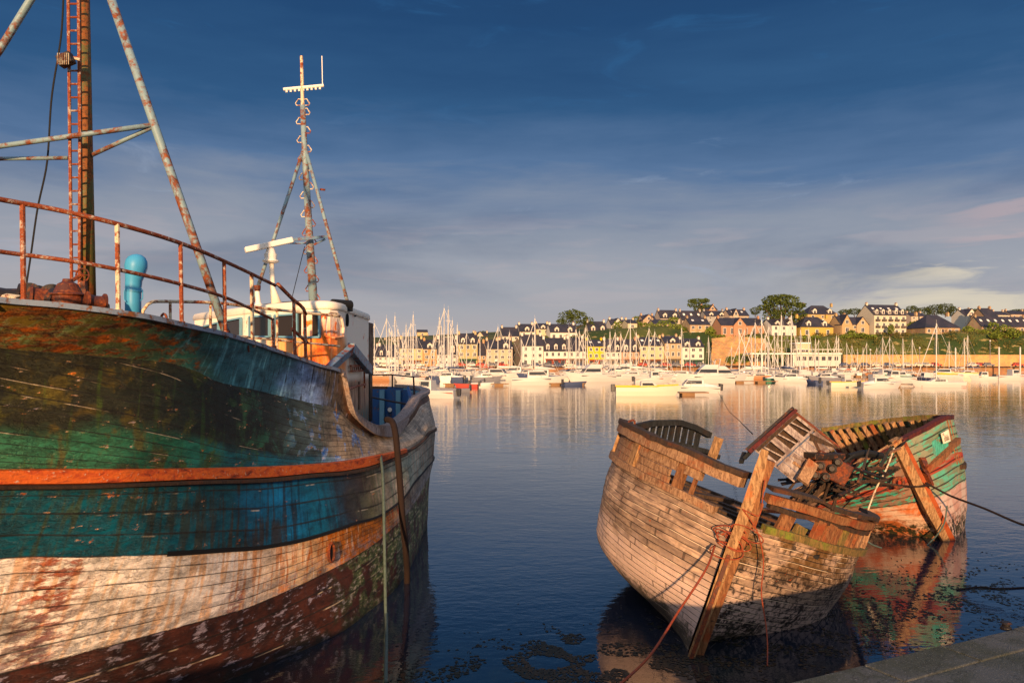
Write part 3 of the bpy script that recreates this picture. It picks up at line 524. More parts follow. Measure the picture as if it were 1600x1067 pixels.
# roof: rounded edge, slightly overhanging
cen = sum((Vector((p[0], p[1], 0)) for p in poly), Vector())/len(poly)
def off(k): return [((Vector((p[0], p[1], 0))-cen)*(1+k)+cen) for p in poly]
roof = MB(); lv = [(.0,4.66),(.016,4.665),(.022,4.69),(.018,4.75),(.0,4.785),(-.08,4.81),(-.5,4.85)]
gr = [[Vector((q.x, q.y, z)) for q in off(k)] for k, z in lv]
roof.grid(gr, closed_u=True); roof.poly([Vector((q.x, q.y, 4.87)) for q in off(-.5)]); roof.build('roof', M['cream'], wh, smooth=True)
def window(px0, px1, yt0, yt1, yb0, yb1, frame=M['winframe'], glass=M['glass_dark'], fw=.03):
    a, b_, c, d_ = wp(px0, yb0, .03), wp(px1, yb1, .03), wp(px1, yt1, .03), wp(px0, yt0, .03)
    mb = MB()
    n_ = onwall((px0+px1)/2)[1]
    for s_, e_ in ((a,b_),(b_,c),(c,d_),(d_,a)): mb.beam(s_, e_, .05, fw, up=(e_-s_).cross(n_))
    fr = mb.build('window', frame, wh)
    mb = MB(); o_ = n_*.014; mb.quad(a-o_, b_-o_, c-o_, d_-o_); g_ = mb.build('pane', glass, fr)
    return fr
window(322,344,510,504,531,528); window(348,379,503,497,528,527); window(393,424,495,493,526,526); window(432,462,493,491,526,527); window(467,501,489,488,526,527)
mb = MB(); n_ = onwall(524)[1]
ring = [wp(px, py, .03) for px, py in ((508,526),(507,510),(509,492),(515,487),(524,488),(531,497),(534,512),(533,526),(520,528),(508,526))]
mb.tube(ring, .02, 6, False); cw = mb.build('window', M['wh'], wh)
mb = MB(); mb.poly([wp(px, py, .02) for px, py in ((508,526),(507,510),(509,492),(515,487),(524,488),(531,497),(534,512),(533,526))][::-1]); mb.build('boarded_pane', M['cream'], cw)
mb = MB(); pc, pn = wp(541,500,.02), onwall(543)[1]; sx = Vector((0,0,1)).cross(pn)
mb.tube([pc+sx*.07*math.cos(k/14*6.283)+Vector((0,0,.10*math.sin(k/14*6.283))) for k in range(15)], .014, 6, False); mb.poly([pc-pn*.01+sx*.07*math.cos(k/14*6.283)+Vector((0,0,.10*math.sin(k/14*6.283))) for k in range(14)]); mb.build('porthole', M['black'], wh)
# lower planking, grille and pipes on the side
mb = MB()
q0, q1 = wp(560, 640, .01), wp(560, 596, .01); mb.beam(q0, q1, .02, .02)
mb.build('side_batten', M['wood_dark'], wh)
mb = MB(); mb.beam(wp(543,572,.06), wp(561,571,.06), .05, .04); mb.beam(wp(543,580,.06), wp(561,579,.06), .05, .03)
for k in range(7): mb.beam(wp(543+k*3,572,.06), wp(543+k*3,580,.06), .02, .02)
mb.beam(wp(563,570,.07), wp(564,606,.07), .03, .03); mb.tube(smoothline([wp(538,608,.08), wp(550,603,.1), wp(563,600,.1)], 10), .02, 6); mb.build('side_grille', M['rail'], wh)
mb = MB(); mb.beam(P(512,578,12.0), P(549,545,12.9), .10, .16, up=(0,-1,.2)); mb.build('bracket_arm', M['bluebar'], wh, bevel=.01)
mb = MB(); mb.beam(P(548,543,12.9), P(577,578,14.6), .12, .16, up=(0,-1,.2)); mb.build('bracket_arm', M['bluebar'], wh, bevel=.01)
for k, (px, y0, y1) in enumerate(((563,520,560),(569,520,552),(572,545,640))):
    mb = MB(); mb.tube([P(px,y1,15.6), P(px,y0,15.6)], .05, 6); mb.build('stack_pipe', M['dark'], wh)
mb = MB(); mb.box(P(567,545,16.2), (.36,.5,1.1)); mb.box(P(573,600,16.4), (.2,.3,1.6)); mb.build('engine_casing', M['dark'], wh, bevel=.02)
mb = MB(); mb.beam(P(548,493,13.6), P(556,493,13.8), .02, .04); mb.build('nav_light', M['black'], wh)
mb = MB(); mb.lathe(P(519,475,12.8), P(548,477,13.1), [(0,.06),(.02,.085),(.98,.085),(1,.06)], 14); mb.beam(P(520,483,12.8), P(547,484,13.1), .14, .06); mb.build('roof_box', M['black'], wh)
# radar
rd = thing('radar', tuple(P(428,472,13.2)), 'white bar radar scanner on a pedestal above the wheelhouse roof', 'radar')
mb = MB(); mb.tube([P(432,474,13.2), P(426,450,13.2), P(424,405,13.2)], [.09,.045,.04], 12); mb.build('pedestal', M['cream'], rd, smooth=True)
mb = MB(); mb.lathe(P(423,411,13.2), P(423,388,13.2), [(0,.1),(.1,.14),(.18,.14),(.2,.10),(.6,.11),(.65,.09),(1,.06)], 20); mb.build('gearbox', M['white'], rd)
mb = MB(); mb.beam(P(383,391,13.0), P(457,375,13.35), .14, .095); mb.build('scanner_bar', M['white'], rd, bevel=.015)
rt = thing('roof_vent', tuple(P(404,474,13.4)), 'small white post vent with rusty cap beside the radar pedestal', 'vent')
mb = MB(); mb.lathe(P(404,477,13.4), P(402,455,13.4), [(0,.07),(.2,.045),(1,.04)], 12); mb.build('pipe', M['white'], rt); mb = MB(); mb.lathe(P(402,455,13.4), P(402,446,13.4), [(0,.04),(.2,.055),(.7,.06),(1,.06)], 12); mb.build('cap', M['iron'], rt)
# signal mast
sm = thing('signal_mast', tuple(P(489,474,14.2)), 'tall blue-grey tripod signal mast with step rungs behind the wheelhouse roof', 'mast')
Ym = 14.2
mb = MB(); mb.tube([P(490,478,Ym), P(483,360,Ym), P(476,235,Ym), P(473,165,Ym)], [.085,.068,.055,.05], 12); mb.build('pole', M['bluetube'], sm, smooth=True)
mb = MB(); mb.tube([P(473,168,Ym), P(471,88,Ym)], [.035,.028], 8); mb.build('topmast', M['rail2'], sm)
for a, b_ in (((474,235),(395,472)), ((478,235),(543,472))):
    mb = MB(); mb.tube([P(*a,Ym), P(*b_,Ym-.6)], .032, 10); mb.build('stay_leg', M['bluetube'], sm, smooth=True)
mb = MB(); mb.tube([P(443,140,Ym), P(506,134,Ym)], .030, 8)
for k in range(9): mb.tube([P(448+6.5*k, 140-.6*k, Ym), P(448+6.5*k, 145-.6*k, Ym)], .02, 6)
mb.build('crossarm', M['white'], sm)
mb = MB(); mb.tube([P(504,136,Ym), P(503,88,Ym)], .009, 5); mb.build('whip_aerial', M['white'], sm)
mb = MB(); mb.beam(P(455,375,Ym-.4), P(511,370,Ym), .06, .05); mb.tube([P(486,384,Ym), P(508,374,Ym)], .02, 6); mb.tube([P(448,380,Ym), P(484,380,Ym)], .02, 6); mb.build('spreader', M['bluebar'], sm)
mb = MB(); mb.tube([P(476,385,Ym), P(455,470,Ym-.5)], .007, 5); mb.build('wire_stay', M['black'], sm)
yy = 156; k = 0
while yy < 470:
    s_ = 1 if k % 2 else -1; xc = np.interp(yy, [90,165,235,360,478], [471,473,476,483,490]); wd = 9.5
    for sg in ((1,-1) if k == 0 else (s_,)):
        mb = MB(); mb.tube([P(xc, yy, Ym), P(xc+sg*(wd-3), yy-1+0, Ym), P(xc+sg*(wd+1.5), yy+6, Ym), P(xc+sg*(wd), yy+9, Ym), P(xc, yy+9, Ym)], .011, 5); mb.build('step_rung', M['rail'] if yy > 330 else M['rail2'], sm)
    yy += 14.5; k += 1
mb = MB(); mb.tube([P(500,296,Ym), P(508,297,Ym)], .02, 6); mb.build('cleat', M['iron'], sm)
# ropes over the side
def rope_obj(name, pts, r, m, label, cat, n=60, twist=True, group=None):
    L_ = smoothline(pts, n); mb = MB(); mb.tube(L_, r, 7); o = mb.build(name, m, None, smooth=True); return tagd(o, label, cat, group)
rope_obj('hanging_rope', [P(595,712,12.75), P(598,740,12.3), P(601,860,11.5), P(603,960,11.3), P(603,1064,9.0)], .024, M['rope'], 'pale green rope hanging down the trawler hull into the water', 'rope')
rope_obj('hose_strap', [P(604,655,13.4), P(611,657,13.1), P(616,668,12.95), P(622,720,12.8), P(628,800,12.7), P(634,860,12.9), P(636,890,13.2), P(636,915,13.35)], .055, M['rope_dark'], 'dark brown hose slung over the trawler quarter down to the water', 'hose')
# ---------------------------------------------------------------- heeled wooden wreck, bow towards the camera
def wreckmat(name, lower, upper, shade_top, stain, kind=0):
    def fn(t, b):
        u, v, _ = t.sep(t.uv()); _, p, _ = t.sep(t.uv('UV2')); pos = t.obj()
        nf = t.noise(pos, 14, 8, .68, .5); nm = t.noise(pos, 2.4, 6, .6, .5); g = t.noise(t.comb(t.mul(u, 2.2), t.mul(v, 22)), 2.2, 6, .65, .3)
        plank = t.math('FLOOR', p); pr = t.noise(t.comb(t.mul(plank, 3.7), t.math('FLOOR', t.add(t.mul(u, .9), t.mul(plank, .37)))), 5.3, 1, .5)
        col = t.mix(t.step(g, .38, .62), lin(upper), lin(shade_top)); col = t.mix(t.mul(t.step(pr, .38, .62), .8), col, t.mix(.55, col, (.06,.04,.03,1)))
        pale = t.step(t.add(v, t.mul(t.add(nm, -.5), .35)), .30, .46); col = t.mix(t.mul(pale, .8), col, lin(lower)); dk = t.mul(t.step(t.add(nm, t.mul(g, .35)), .66, .78), t.step(v, .55, .25)); col = t.mix(t.mul(dk, .45), col, lin('4e3a2c'))
        if kind == 0:     # right-hand bow: peeled dark patches on pale primer
            k = t.mul(t.step(u, 0, .05), t.step(t.add(nf, t.mul(nm, .6)), .72, .92)); col = t.mix(k, col, lin('26221f'))
            k = t.mul(t.step(u, 0, .05), t.mul(t.step(v, .30, .12), t.step(nm, .42, .55))); col = t.mix(t.mul(k, .7), col, lin('6a4a1c'))
        col = t.mix(t.mul(t.step(nf, .60, .68), t.step(nm, .5, .6)), col, lin(stain))
        col = t.mix(t.mul(t.step(t.add(v, t.add(t.mul(t.add(nf, -.5), .30), t.mul(t.add(nm, -.5), .25))), .60, .72), .9), col, t.mix(t.step(nf, .45, .6), lin('181a0e'), lin('3f3f24')))
        fr = t.math('FRACT', p); seam = t.math('GREATER_THAN', t.math('ABSOLUTE', t.add(fr, -.5)), .44)
        seam = t.mul(seam, t.step(t.noise(t.comb(u, t.mul(plank, 5.1)), 3.1, 4, .6), .34, .46))
        fx = t.math('FRACT', t.add(t.mul(u, 1.3), t.mul(t.noise(t.comb(t.mul(plank, 3.3), 0.5), 5.0, 0, .5), 7.0))); butt = t.math('LESS_THAN', fx, .03)
        sm = t.math('MAXIMUM', seam, t.mul(butt, .6)); col = t.mix(t.mul(sm, t.step(nm, .28, .5)), col, (.015,.01,.008,1))
        hi = t.mul(t.math('LESS_THAN', t.math('ABSOLUTE', t.add(fr, -.12)), .05), t.step(t.noise(t.comb(u, t.mul(plank, 7.7)), 1.9, 3, .6), .5, .58)); col = t.mix(t.mul(hi, .7), col, lin('f0d8b8'))
        t.put(b.inputs['Base Color'], col)
        h = t.add(t.mul(nf, .5), t.add(t.mul(sm, -1.0), t.add(t.mul(fr, .35), t.mul(g, .3)))); t.put(b.inputs['Normal'], t.bump(h, .8, .02))
    return mat(name, None, .8, 0, fn)
M['wreck'] = wreckmat('wreck_planking', 'e0c2b2', '947c6c', 'c8a88c', '9a4a22')
ay = R(15.4); WA = Vector((math.sin(ay), math.cos(ay), 0)); WR = Vector((math.cos(ay), -math.sin(ay), 0)); rl = R(19)
WU = Vector((0,0,1))*math.cos(rl)+WR*math.sin(rl); WB = WR*math.cos(rl)-Vector((0,0,1))*math.sin(rl)
WO = Vector((2.37, 10.13, 0))
def wl(s, b, h): return WO+WA*s+WB*b+WU*h
wreck = thing('wooden_wreck', tuple(WO+WA*1.5), 'bare weathered wooden boat wreck heeled to the right, its bow stem facing the camera', 'wrecked boat')
st_s = [0, .35, .8, 1.4, 2.1, 2.8, 3.6, 4.4]
prof = { # b and h per row along the stations: (deck line, bulge, bilge, turn, keel)
 0: ([.06,.72,1.20,1.62,1.93,2.06,2.08,1.95], [1.84,1.84,1.80,1.75,1.70,1.64,1.58,1.5]),
 1: ([.06,.68,1.18,1.62,1.93,2.05,2.07,1.95], [1.38,1.38,1.34,1.28,1.24,1.2,1.15,1.1]),
 2: ([.06,.54,1.04,1.50,1.84,1.99,2.02,1.85], [.85,.82,.80,.78,.75,.75,.75,.75]),
 3: ([.06,.34,.76,1.26,1.68,1.90,1.94,1.75], [.40,.38,.34,.30,.28,.28,.28,.28]),
 4: ([.05,.12,.32,.66,1.05,1.3,1.4,1.2], [0,-.02,-.04,-.06,-.08,-.08,-.08,-.08]),
 5: ([.04,.05,.06,.08,.12,.2,.3,.3], [-.3,-.25,-.2,-.15,-.1,-.05,0,0])}
def shell(org, prof, st_s, fn_, n=90, m=70, nplank=22):
    sv = np.linspace(0, 1, n)**1.3*st_s[-1]; K = sorted(prof); rb = [pchip(st_s, prof[k][0], sv) for k in K]; rh = [pchip(st_s, prof[k][1], sv) for k in K]
    vv = np.linspace(0, len(K)-1, m); out = {}
    B_ = np.array([pchip(K, [r[j] for r in rb], vv) for j in range(n)]); H_ = np.array([pchip(K, [r[j] for r in rh], vv) for j in range(n)])
    return sv, vv/(len(K)-1), B_, H_
sv, vv, SB, SH = shell(None, prof, st_s, None)
def wside(sign, inset=0, name='hull', m=None):
    mb = MB(); uv = []; uv2 = []; g = []
    for i in range(len(vv)):
        row = []
        for j in range(len(sv)):
            b = max(.02, SB[j,i]-inset); s_ = sv[j]+inset*.6; fr = (vv[i]*28) % 1
            o_ = mnoise.noise(Vector((sv[j]*2, vv[i]*9, 5*sign)))*.02 + (.012*fr if inset == 0 else 0)
            row.append(wl(s_, sign*(b+o_*(1 if sv[j] > .15 else 0)), SH[j,i])); uv.append((sign*sv[j], vv[i])); uv2.append((sv[j], vv[i]*28))
        g.append(row)
    if (sign < 0) == (inset == 0):
        n_ = len(sv); g = [r[::-1] for r in g]; uv = [uv[i*n_+n_-1-j] for i in range(len(vv)) for j in range(n_)]; uv2 = [uv2[i*n_+n_-1-j] for i in range(len(vv)) for j in range(n_)]
    mb.grid(g); mb.uv = uv; mb.uv2 = uv2; return mb.build(name, m or M['wreck'], wreck, smooth=True)
for s in (-1, 1): wside(s); wside(s, .07, 'inner_planking', M['wood_black'])
def bh(s): return float(pchip(st_s, prof[0][0], [s])[0]), float(pchip(st_s, prof[0][1], [s])[0])
def railp(s, sign, dh, db=0.0): b, h = bh(s); return wl(s, sign*(b+db), h+dh)
# deck edge timber, upper rail beams
def wale(sign, s0, s1, dh, w_, h_, name, m, db=0, n=16, jag=0):
    pts = [railp(s, sign, dh, db) for s in np.linspace(s0, s1, n)]; mb = MB(); g = [[], [], [], [], []]
    for k, p in enumerate(pts):
        d_ = (pts[min(k+1, n-1)]-pts[max(k-1, 0)]).normalized(); o_ = d_.cross(WU).normalized()*sign; j_ = random.uniform(-jag, jag)
        for q, (a, c) in enumerate(((-w_/2,-h_/2),(w_/2,-h_/2+j_),(w_/2,h_/2+j_*.5),(-w_/2,h_/2+j_),(-w_/2,-h_/2))): g[q].append(p+o_*a+WU*c)
    mb.grid(g if sign > 0 else g[::-1]); mb.poly([g[q][0] for q in range(4)]); mb.poly([g[q][-1] for q in (3,2,1,0)]); return mb.build(name, m, wreck)
for s in (-1, 1):
    wale(s, .12, 4.3, .02, .12, .10, 'deck_edge', M['wood'] if s < 0 else M['wood_green'], .02, jag=.01)
wale(-1, .03, 2.95, .50, .20, .13, 'rail_beam', M['wood'], .0, 18, .012); wale(-1, .02, 2.95, .60, .24, .07, 'rail_cap', M['wood_dark'], .0, 18, .02)
wale(-1, .30, 1.4, .37, .10, .16, 'rail_plank', M['wood'], -.02, 10, .01)
wale(1, .08, 3.5, .43, .12, .11, 'rail_beam', M['wood2'], .0, 18, .015); wale(1, .08, 3.5, .56, .18, .05, 'rail_cap', M['wood_dark'], .0, 18, .03)
wale(1, .12, 3.4, .32, .10, .06, 'rail_plank', M['wood_dark'], -.02, 18, .02)
# bulwark planks on the port bow
def wpanel(sign, s0, s1, d0, d1, name, m, db=0, th=.035, n=14):
    A = [railp(s, sign, d1, db) for s in np.linspace(s0, s1, n)]; B = [railp(s, sign, d0, db) for s in np.linspace(s0, s1, n)]
    mb = MB(); mb.grid([A, B]); mb.uv = [(0,0)]*(2*n); o = mb.build(name, m, wreck, solid=th); return o
for k in range(4): wpanel(-1, .62 + .02*(k % 2), 2.95, .06+k*.105, .158+k*.105, 'bulwark_plank', (M['wood'], M['wood_pale'], M['wood'], M['wood'])[k] if k != 1 else M['wood'], .0)
def wpost(sign, s, d0, d1, wd, th, m, name='stanchion', db=.03, lean=0):
    a, b_ = railp(s, sign, d0, db), railp(s+lean, sign, d1, db); t0, t1 = railp(s-.05, sign, 0), railp(s+.05, sign, 0); d_ = (t1-t0).normalized()
    mb = MB(); mb.beam(a, b_, wd, th, up=d_.cross(WU)); return mb.build(name, m, wreck, bevel=.006)
wpost(-1, 1.38, .02, .50, .20, .05, M['wood_pale']); wpost(-1, .50, .02, .42, .14, .10, M['wood2'], db=-.02); wpost(-1, .36, .02, .4, .05, .06, M['wood2'], db=-.05); wpost(-1, 2.75, .02, .46, .10, .05, M['wood_pale']); wpost(-1, 2.93, .05, .5, .05, .05, M['wood2'])
wpost(-1, .66, .40, .92, .09, .10, M['wood_pale'], 'bitt_post', db=-.5)
for s_, wd, m_, le in ((.07,.07,M['wood2'],.0),(.24,.20,M['wood2'],.03),(.40,.18,M['wood_green'],.03),(.57,.16,M['wood2'],.03),(.75,.20,M['wood2'],.05),(.94,.15,M['wood2'],.05),(1.12,.13,M['wood_green'],.05),(1.30,.12,M['wood2'],.05),(1.5,.10,M['wood2'],.05),(1.75,.12,M['wood'],.05),(2.1,.1,M['wood'],.05),(2.6,.1,M['wood'],.05)):
    wpost(1, s_, -.02, .33 if s_ != .40 else .18, wd, .07, m_, 'stanchion', db=random.uniform(-.03,.02), lean=le)
# inner ribs, deck beams and debris inside
for sg in (-1, 1):
    for s_ in np.arange(.5, 4.2, .34):
        j = int(np.argmin(abs(sv-s_))); pts = [wl(sv[j], sg*(max(.05, SB[j,i]-.12)), SH[j,i]) for i in range(0, 45, 6)]
        mb = MB()
        for a, b_ in zip(pts[:-1], pts[1:]): mb.beam(a, b_, .09, .08, up=WA)
        mb.build('rib', M['wood_dark'], wreck)
random.seed(3)
for k in range(14):
    s_ = random.uniform(.8, 3.6); b0, h0 = bh(s_); c = wl(s_, random.uniform(-.6,.7)*b0, random.uniform(1.0, 1.75)); a_ = random.uniform(-.6,.6); d_ = (WB*math.cos(a_)+WA*math.sin(a_)+WU*random.uniform(-.3,.3)).normalized(); L_ = random.uniform(.5,1.4)
    mb = MB(); mb.beam(c-d_*L_/2, c+d_*L_/2, random.uniform(.08,.18), .05); mb.build('broken_beam', random.choice([M['wood_dark'], M['wood_black'], M['wood2']]), wreck)
for s_ in (.7, 1.3, 1.9, 2.6, 3.3):
    b0, h0 = bh(s_); mb = MB(); mb.beam(wl(s_, -b0+.1, h0-.05), wl(s_, b0-.1, h0-.12), .11, .12, up=WU); mb.build('deck_beam', M['wood_dark'], wreck)
# dark far quarter: broken rail with slats
A = [P(990,668,12.9), P(1020,661,13.2), P(1060,660,13.5), P(1085,668,13.8), P(1108,680,14)]
mb = MB()
for a, b_ in zip(A[:-1], A[1:]): mb.beam(a, b_, .12, .10)
mb.build('quarter_rail', M['wood_black'], wreck)
B_ = [P(1010,690,13.3), P(1060,694,13.6), P(1100,704,13.9), P(1122,714,14.1)]
mb = MB()
for a, b_ in zip(B_[:-1], B_[1:]): mb.beam(a, b_, .10, .08)
mb.build('quarter_stringer', M['wood_black'], wreck)
for k in range(9):
    px = 1012+k*10; y0 = np.interp(px, [990,1020,1060,1085,1108],[668,661,660,668,680]); mb = MB(); mb.beam(P(px, y0, 13.3+k*.08), P(px-6, y0+32, 13.3+k*.07), .075, .06); mb.build('quarter_slat', M['wood_black'], wreck)
# stem: two timbers with a lighter face
mb = MB(); s0 = wl(-.03, 0, -.35); s1 = wl(-.10, -.005, 1.9); s2 = wl(-.02, 0.0, 2.92)
def stempiece(pts, wd, th, name, m, dx=0):
    mb = MB(); g = [[] for _ in range(5)]
    for p, k in pts:
        for q, (a, c) in enumerate(((-1,-1),(1,-1),(.8,1),(-.8,1),(-1,-1))): g[q].append(p+WB*(a*wd/2*k+dx)+WA*(c*th/2))
    mb.grid(g); mb.poly([r[-1] for r in g[:4]]); return mb.build(name, m, wreck, bevel=.008)
stempiece([(wl(-.08,0,-.35), .7), (wl(-.12,.01,.6), .75), (wl(-.16,0,1.5), .95), (wl(-.18,.01,2.2), 1.12), (wl(-.13,.0,2.6), 1.05), (wl(-.12,-.02,2.86), .7)], .13, .15, 'stem', M['wood_pale'])
stempiece([(wl(.04,0,-.35), 1), (wl(0,0,.6), 1), (wl(-.03,0,1.5), 1.1), (wl(-.03,.0,2.2), 1.0), (wl(.0,.03,2.74), .8)], .19, .20, 'inner_stem', M['wood2'], .055)
mb = MB(); mb.beam(wl(-.235,.0,-.2), wl(-.26,-.0,1.45), .05, .02, up=WA); mb.build('stem_iron', M['iron'], wreck)
# tangle of rusted cable round the stem
random.seed(11)
for k in range(8):
    c = wl(-.10, random.uniform(-.10,.12), 1.60+random.uniform(-.16,.18)); r_ = random.uniform(.09,.17); ph = random.uniform(0,6); ti = random.uniform(-.6,.6)
    pts = [c+WB*r_*1.35*math.cos(a+ph)+WU*(r_*.55*math.sin(a+ph)+ti*r_*math.cos(a+ph)*.6)+WA*(-.12*math.sin(a*.5+k)-.04) for a in np.linspace(0, 5.3+random.random(), 16)]
    mb = MB(); mb.tube(smoothline(pts, 34), .008, 6); o = mb.build('wire_rope', M['rope_red'], None, smooth=True); tagd(o, 'rust-red wire rope tangled in loops round the bow stem of the heeled wreck', 'wire rope', 'rusty wire loops round the stem')
rope_obj('wire_rope', [wl(-.26,-.2,1.5), P(1105,885,9.3), P(1060,955,8.7), P(1010,1030,8.0), P(950,1085,7.4)], .014, M['rope_red'], 'thick rusty cable running from the stem tangle down left into the water', 'wire rope')
rope_obj('wire_rope', [wl(-.2,.1,2.5), wl(-.28,.16,2.05), P(1160,795,9.7), P(1185,835,9.7), P(1193,880,9.7), P(1190,930,9.6), P(1196,970,9.5), P(1199,1000,9.3), P(1199,1040,9.0)], .008, M['rope_red'], 'thin frayed line hanging loose over the right bow of the heeled wreck', 'rope')
mb = MB(); mb.tube(smoothline([P(980,668,12.6), P(983,658,12.6), P(990,656,12.6), P(992,662,12.6), P(984,668,12.6), P(976,690,12.5), P(966,716,12.4)], 26), .018, 6); mb.build('corner_chain', M['iron'], wreck)
# ---------------------------------------------------------------- second wreck, turquoise
M['wreck2'] = None
def w2fn(t, b):
    u, v, _ = t.sep(t.uv()); _, p, _ = t.sep(t.uv('UV2')); pos = t.obj()
    nf = t.noise(pos, 9, 8, .68, .5); nm = t.noise(pos, 1.8, 6, .6, .5); g = t.noise(t.comb(t.mul(u, 1.5), t.mul(v, 18)), 2, 6, .65, .4)
    up = t.mix(t.step(t.add(g, t.mul(nf, .4)), .62, .74), lin('2fa088'), lin('6a4a34')); up = t.mix(t.step(t.add(nm, t.mul(nf, .3)), .64, .72), up, lin('8a6a58')); up = t.mix(t.mul(t.step(u, 0, .02), .35), up, lin('7fae8a'))
    lo = t.mix(t.step(t.add(nm, t.mul(nf, .3)), .55, .75), lin('c9a890'), lin('b8622e')); lo = t.mix(t.mul(t.step(u, 0, .02), .5), lo, lin('a8a0a0'))
    lo = t.mix(t.mul(t.step(t.add(v, t.mul(nf, .5)), .93, 1.07), t.step(nf, .40, .52)), lo, lin('2a2810'))
    col = t.mix(t.step(t.add(v, t.mul(t.add(nf, -.5), .06)), .50, .52), up, lo)
    col = t.mix(t.mul(t.step(t.math('ABSOLUTE', t.add(v, -.30)), .045, .02), t.step(g, .3, .5)), col, lin('a03820'))
    fr = t.math('FRACT', p); plank = t.math('FLOOR', p); seam = t.mul(t.math('GREATER_THAN', t.math('ABSOLUTE', t.add(fr, -.5)), .42), t.step(t.noise(t.comb(u, t.mul(plank, 5.1)), 2.2, 4, .6), .36, .5)); seam = t.mul(seam, t.math('SUBTRACT', 1.0, t.mul(.6, t.gt(v, .52))))
    col = t.mix(t.mul(seam, .85), col, (.012,.01,.008,1)); col = t.mix(t.step(nf, .66, .70), col, (.03,.02,.015,1))
    t.put(b.inputs['Base Color'], col); t.put(b.inputs['Normal'], t.bump(t.add(nf, t.add(t.mul(seam, -1.2), t.mul(g, .5))), .8, .03))
M['wreck2'] = mat('turquoise_wreck_planking', None, .75, 0, w2fn)
w2 = thing('turquoise_wreck', tuple(P(1483,845,16.6)), 'broken turquoise and cream boat wreck leaning left, orange stem, behind the bare wooden wreck', 'wrecked boat')
def cols(C, n, m, name, m_, sgn, inset=None, parent=None, planks=16):
    # C: list of stations, each a list of world points from the rail down
    K = len(C[0]); out = []
    for j in range(K): out.append(smoothline([c[j] for c in C], n))
    G_ = []
    for i in range(n): G_.append(smoothline([out[j][i] for j in range(K)], m))
    g = [[G_[i][k] for i in range(n)] for k in range(m)]; mb = MB(); mb.grid(g)
    mb.uv = [((i/(n-1))*3*sgn, k/(m-1)) for k in range(m) for i in range(n)]; mb.uv2 = [(i/(n-1)*3, k/(m-1)*planks) for k in range(m) for i in range(n)]
    return mb, g
stem2 = [P(1399,694,16.2), P(1424,742,16.35), P(1452,795,16.5), P(1484,846,16.6), P(1494,870,16.6)]
CR = [stem2,
 [P(1440,674,16.6), P(1462,735,16.75), P(1478,795,16.8), P(1490,838,16.9), P(1496,862,16.9)],
 [P(1476,655,17.2), P(1492,728,17.4), P(1498,785,17.4), P(1500,825,17.5), P(1500,850,17.5)],
 [P(1484,653,18.0), P(1503,725,18.2), P(1507,790,18.2), P(1504,812,18.2), P(1502,838,18.1)],
 [P(1462,654,19.0), P(1485,715,19.2), P(1490,770,19.3), P(1486,800,19.3), P(1480,815,19.3)],
 [P(1390,660,20.3), P(1410,710,20.5), P(1415,750,20.6), P(1412,780,20.7), P(1408,800,20.7)],
 [P(1285,674,21.6), P(1310,715,21.7), P(1315,750,21.8), P(1312,770,21.9), P(1308,785,21.9)]]
mb, gR = cols(CR, 70, 40, 'hull', None, 1); mb.build('hull', M['wreck2'], w2, smooth=True, solid=.05)
CL = [stem2,
 [P(1372,712,15.9), P(1392,760,16.2), P(1416,800,16.6), P(1448,843,16.8), P(1455,865,16.8)],
 [P(1335,728,15.9), P(1350,770,16.3), P(1372,806,16.8), P(1405,836,17.1), P(1412,855,17.1)],
 [P(1290,748,16.0), P(1302,785,16.5), P(1325,812,17.1), P(1360,829,17.5), P(1365,845,17.5)],
 [P(1235,780,16.3), P(1245,800,16.8), P(1270,816,17.4), P(1300,824,17.9), P(1305,838,17.9)]]
mb, gL = cols(CL, 70, 40, 'hull', None, -1); mb.build('hull', M['wreck2'], w2, smooth=True, solid=.05)
# rails
def railline(pts, wd, th, name, m, par, n=14, up=(0,0,1)):
    L_ = smoothline(pts, n); mb = MB()
    g = [[] for _ in range(5)]
    for k, p in enumerate(L_):
        d_ = (L_[min(k+1, n-1)]-L_[max(k-1, 0)]).normalized(); o_ = d_.cross(Vector(up)).normalized(); u_ = o_.cross(d_); j_ = random.uniform(-.01,.01)
        for q, (a, c) in enumerate(((-1,-1),(1,-1),(1,1),(-1,1),(-1,-1))): g[q].append(p+o_*(a*wd/2+j_)+u_*(c*th/2+j_))
    mb.grid(g); mb.poly([r[0] for r in g[:4]][::-1]); mb.poly([r[-1] for r in g[:4]]); return mb.build(name, m, par)
M['redrail'] = oldwood('dark_red_rail', '3a1414', '5c2220', stain='241010')
railline([c[0]+Vector((0,0,.03)) for c in CR[:5]], .13, .09, 'gunwale', M['redrail'], w2, 30)
railline([c[0]+Vector((0,0,.05)) for c in CR[4:]], .16, .12, 'gunwale', M['wood_green'], w2, 20)
railline([P(1443,738,16.45), P(1470,716,16.7), P(1490,694,17.1), P(1497,688,17.5)], .10, .13, 'rubbing_strake', M['wood2'], w2, 12)
railline([P(1454,758,16.4), P(1446,735,16.3), P(1440,715,16.4)], .12, .08, 'bow_knee', M['iron'], w2, 8)
mb = MB(); mb.beam(P(1397,686,16.1), P(1452,797,16.3), .20, .16, up=(0,-1,0)); mb.beam(P(1452,797,16.3), P(1478,846,16.5), .20, .16, up=(0,-1,0), taper=.7); mb.build('stem', M['wood_pale'], w2, bevel=.01)
mb = MB(); mb.beam(P(1406,690,16.25), P(1462,800,16.42), .20, .12, up=(0,-1,0)); mb.beam(P(1462,800,16.42), P(1490,850,16.6), .18, .14, up=(0,-1,0), taper=.7); mb.build('stem_post', rusty('orange_stem', 'a04a1e', rust='7a3214', amt=.4, scale=5), w2, bevel=.01)
mb = MB(); mb.beam(P(1415,690,16.5), P(1440,745,16.6), .12, .10, up=(0,-1,0)); mb.build('bow_timber', M['turq'], w2)
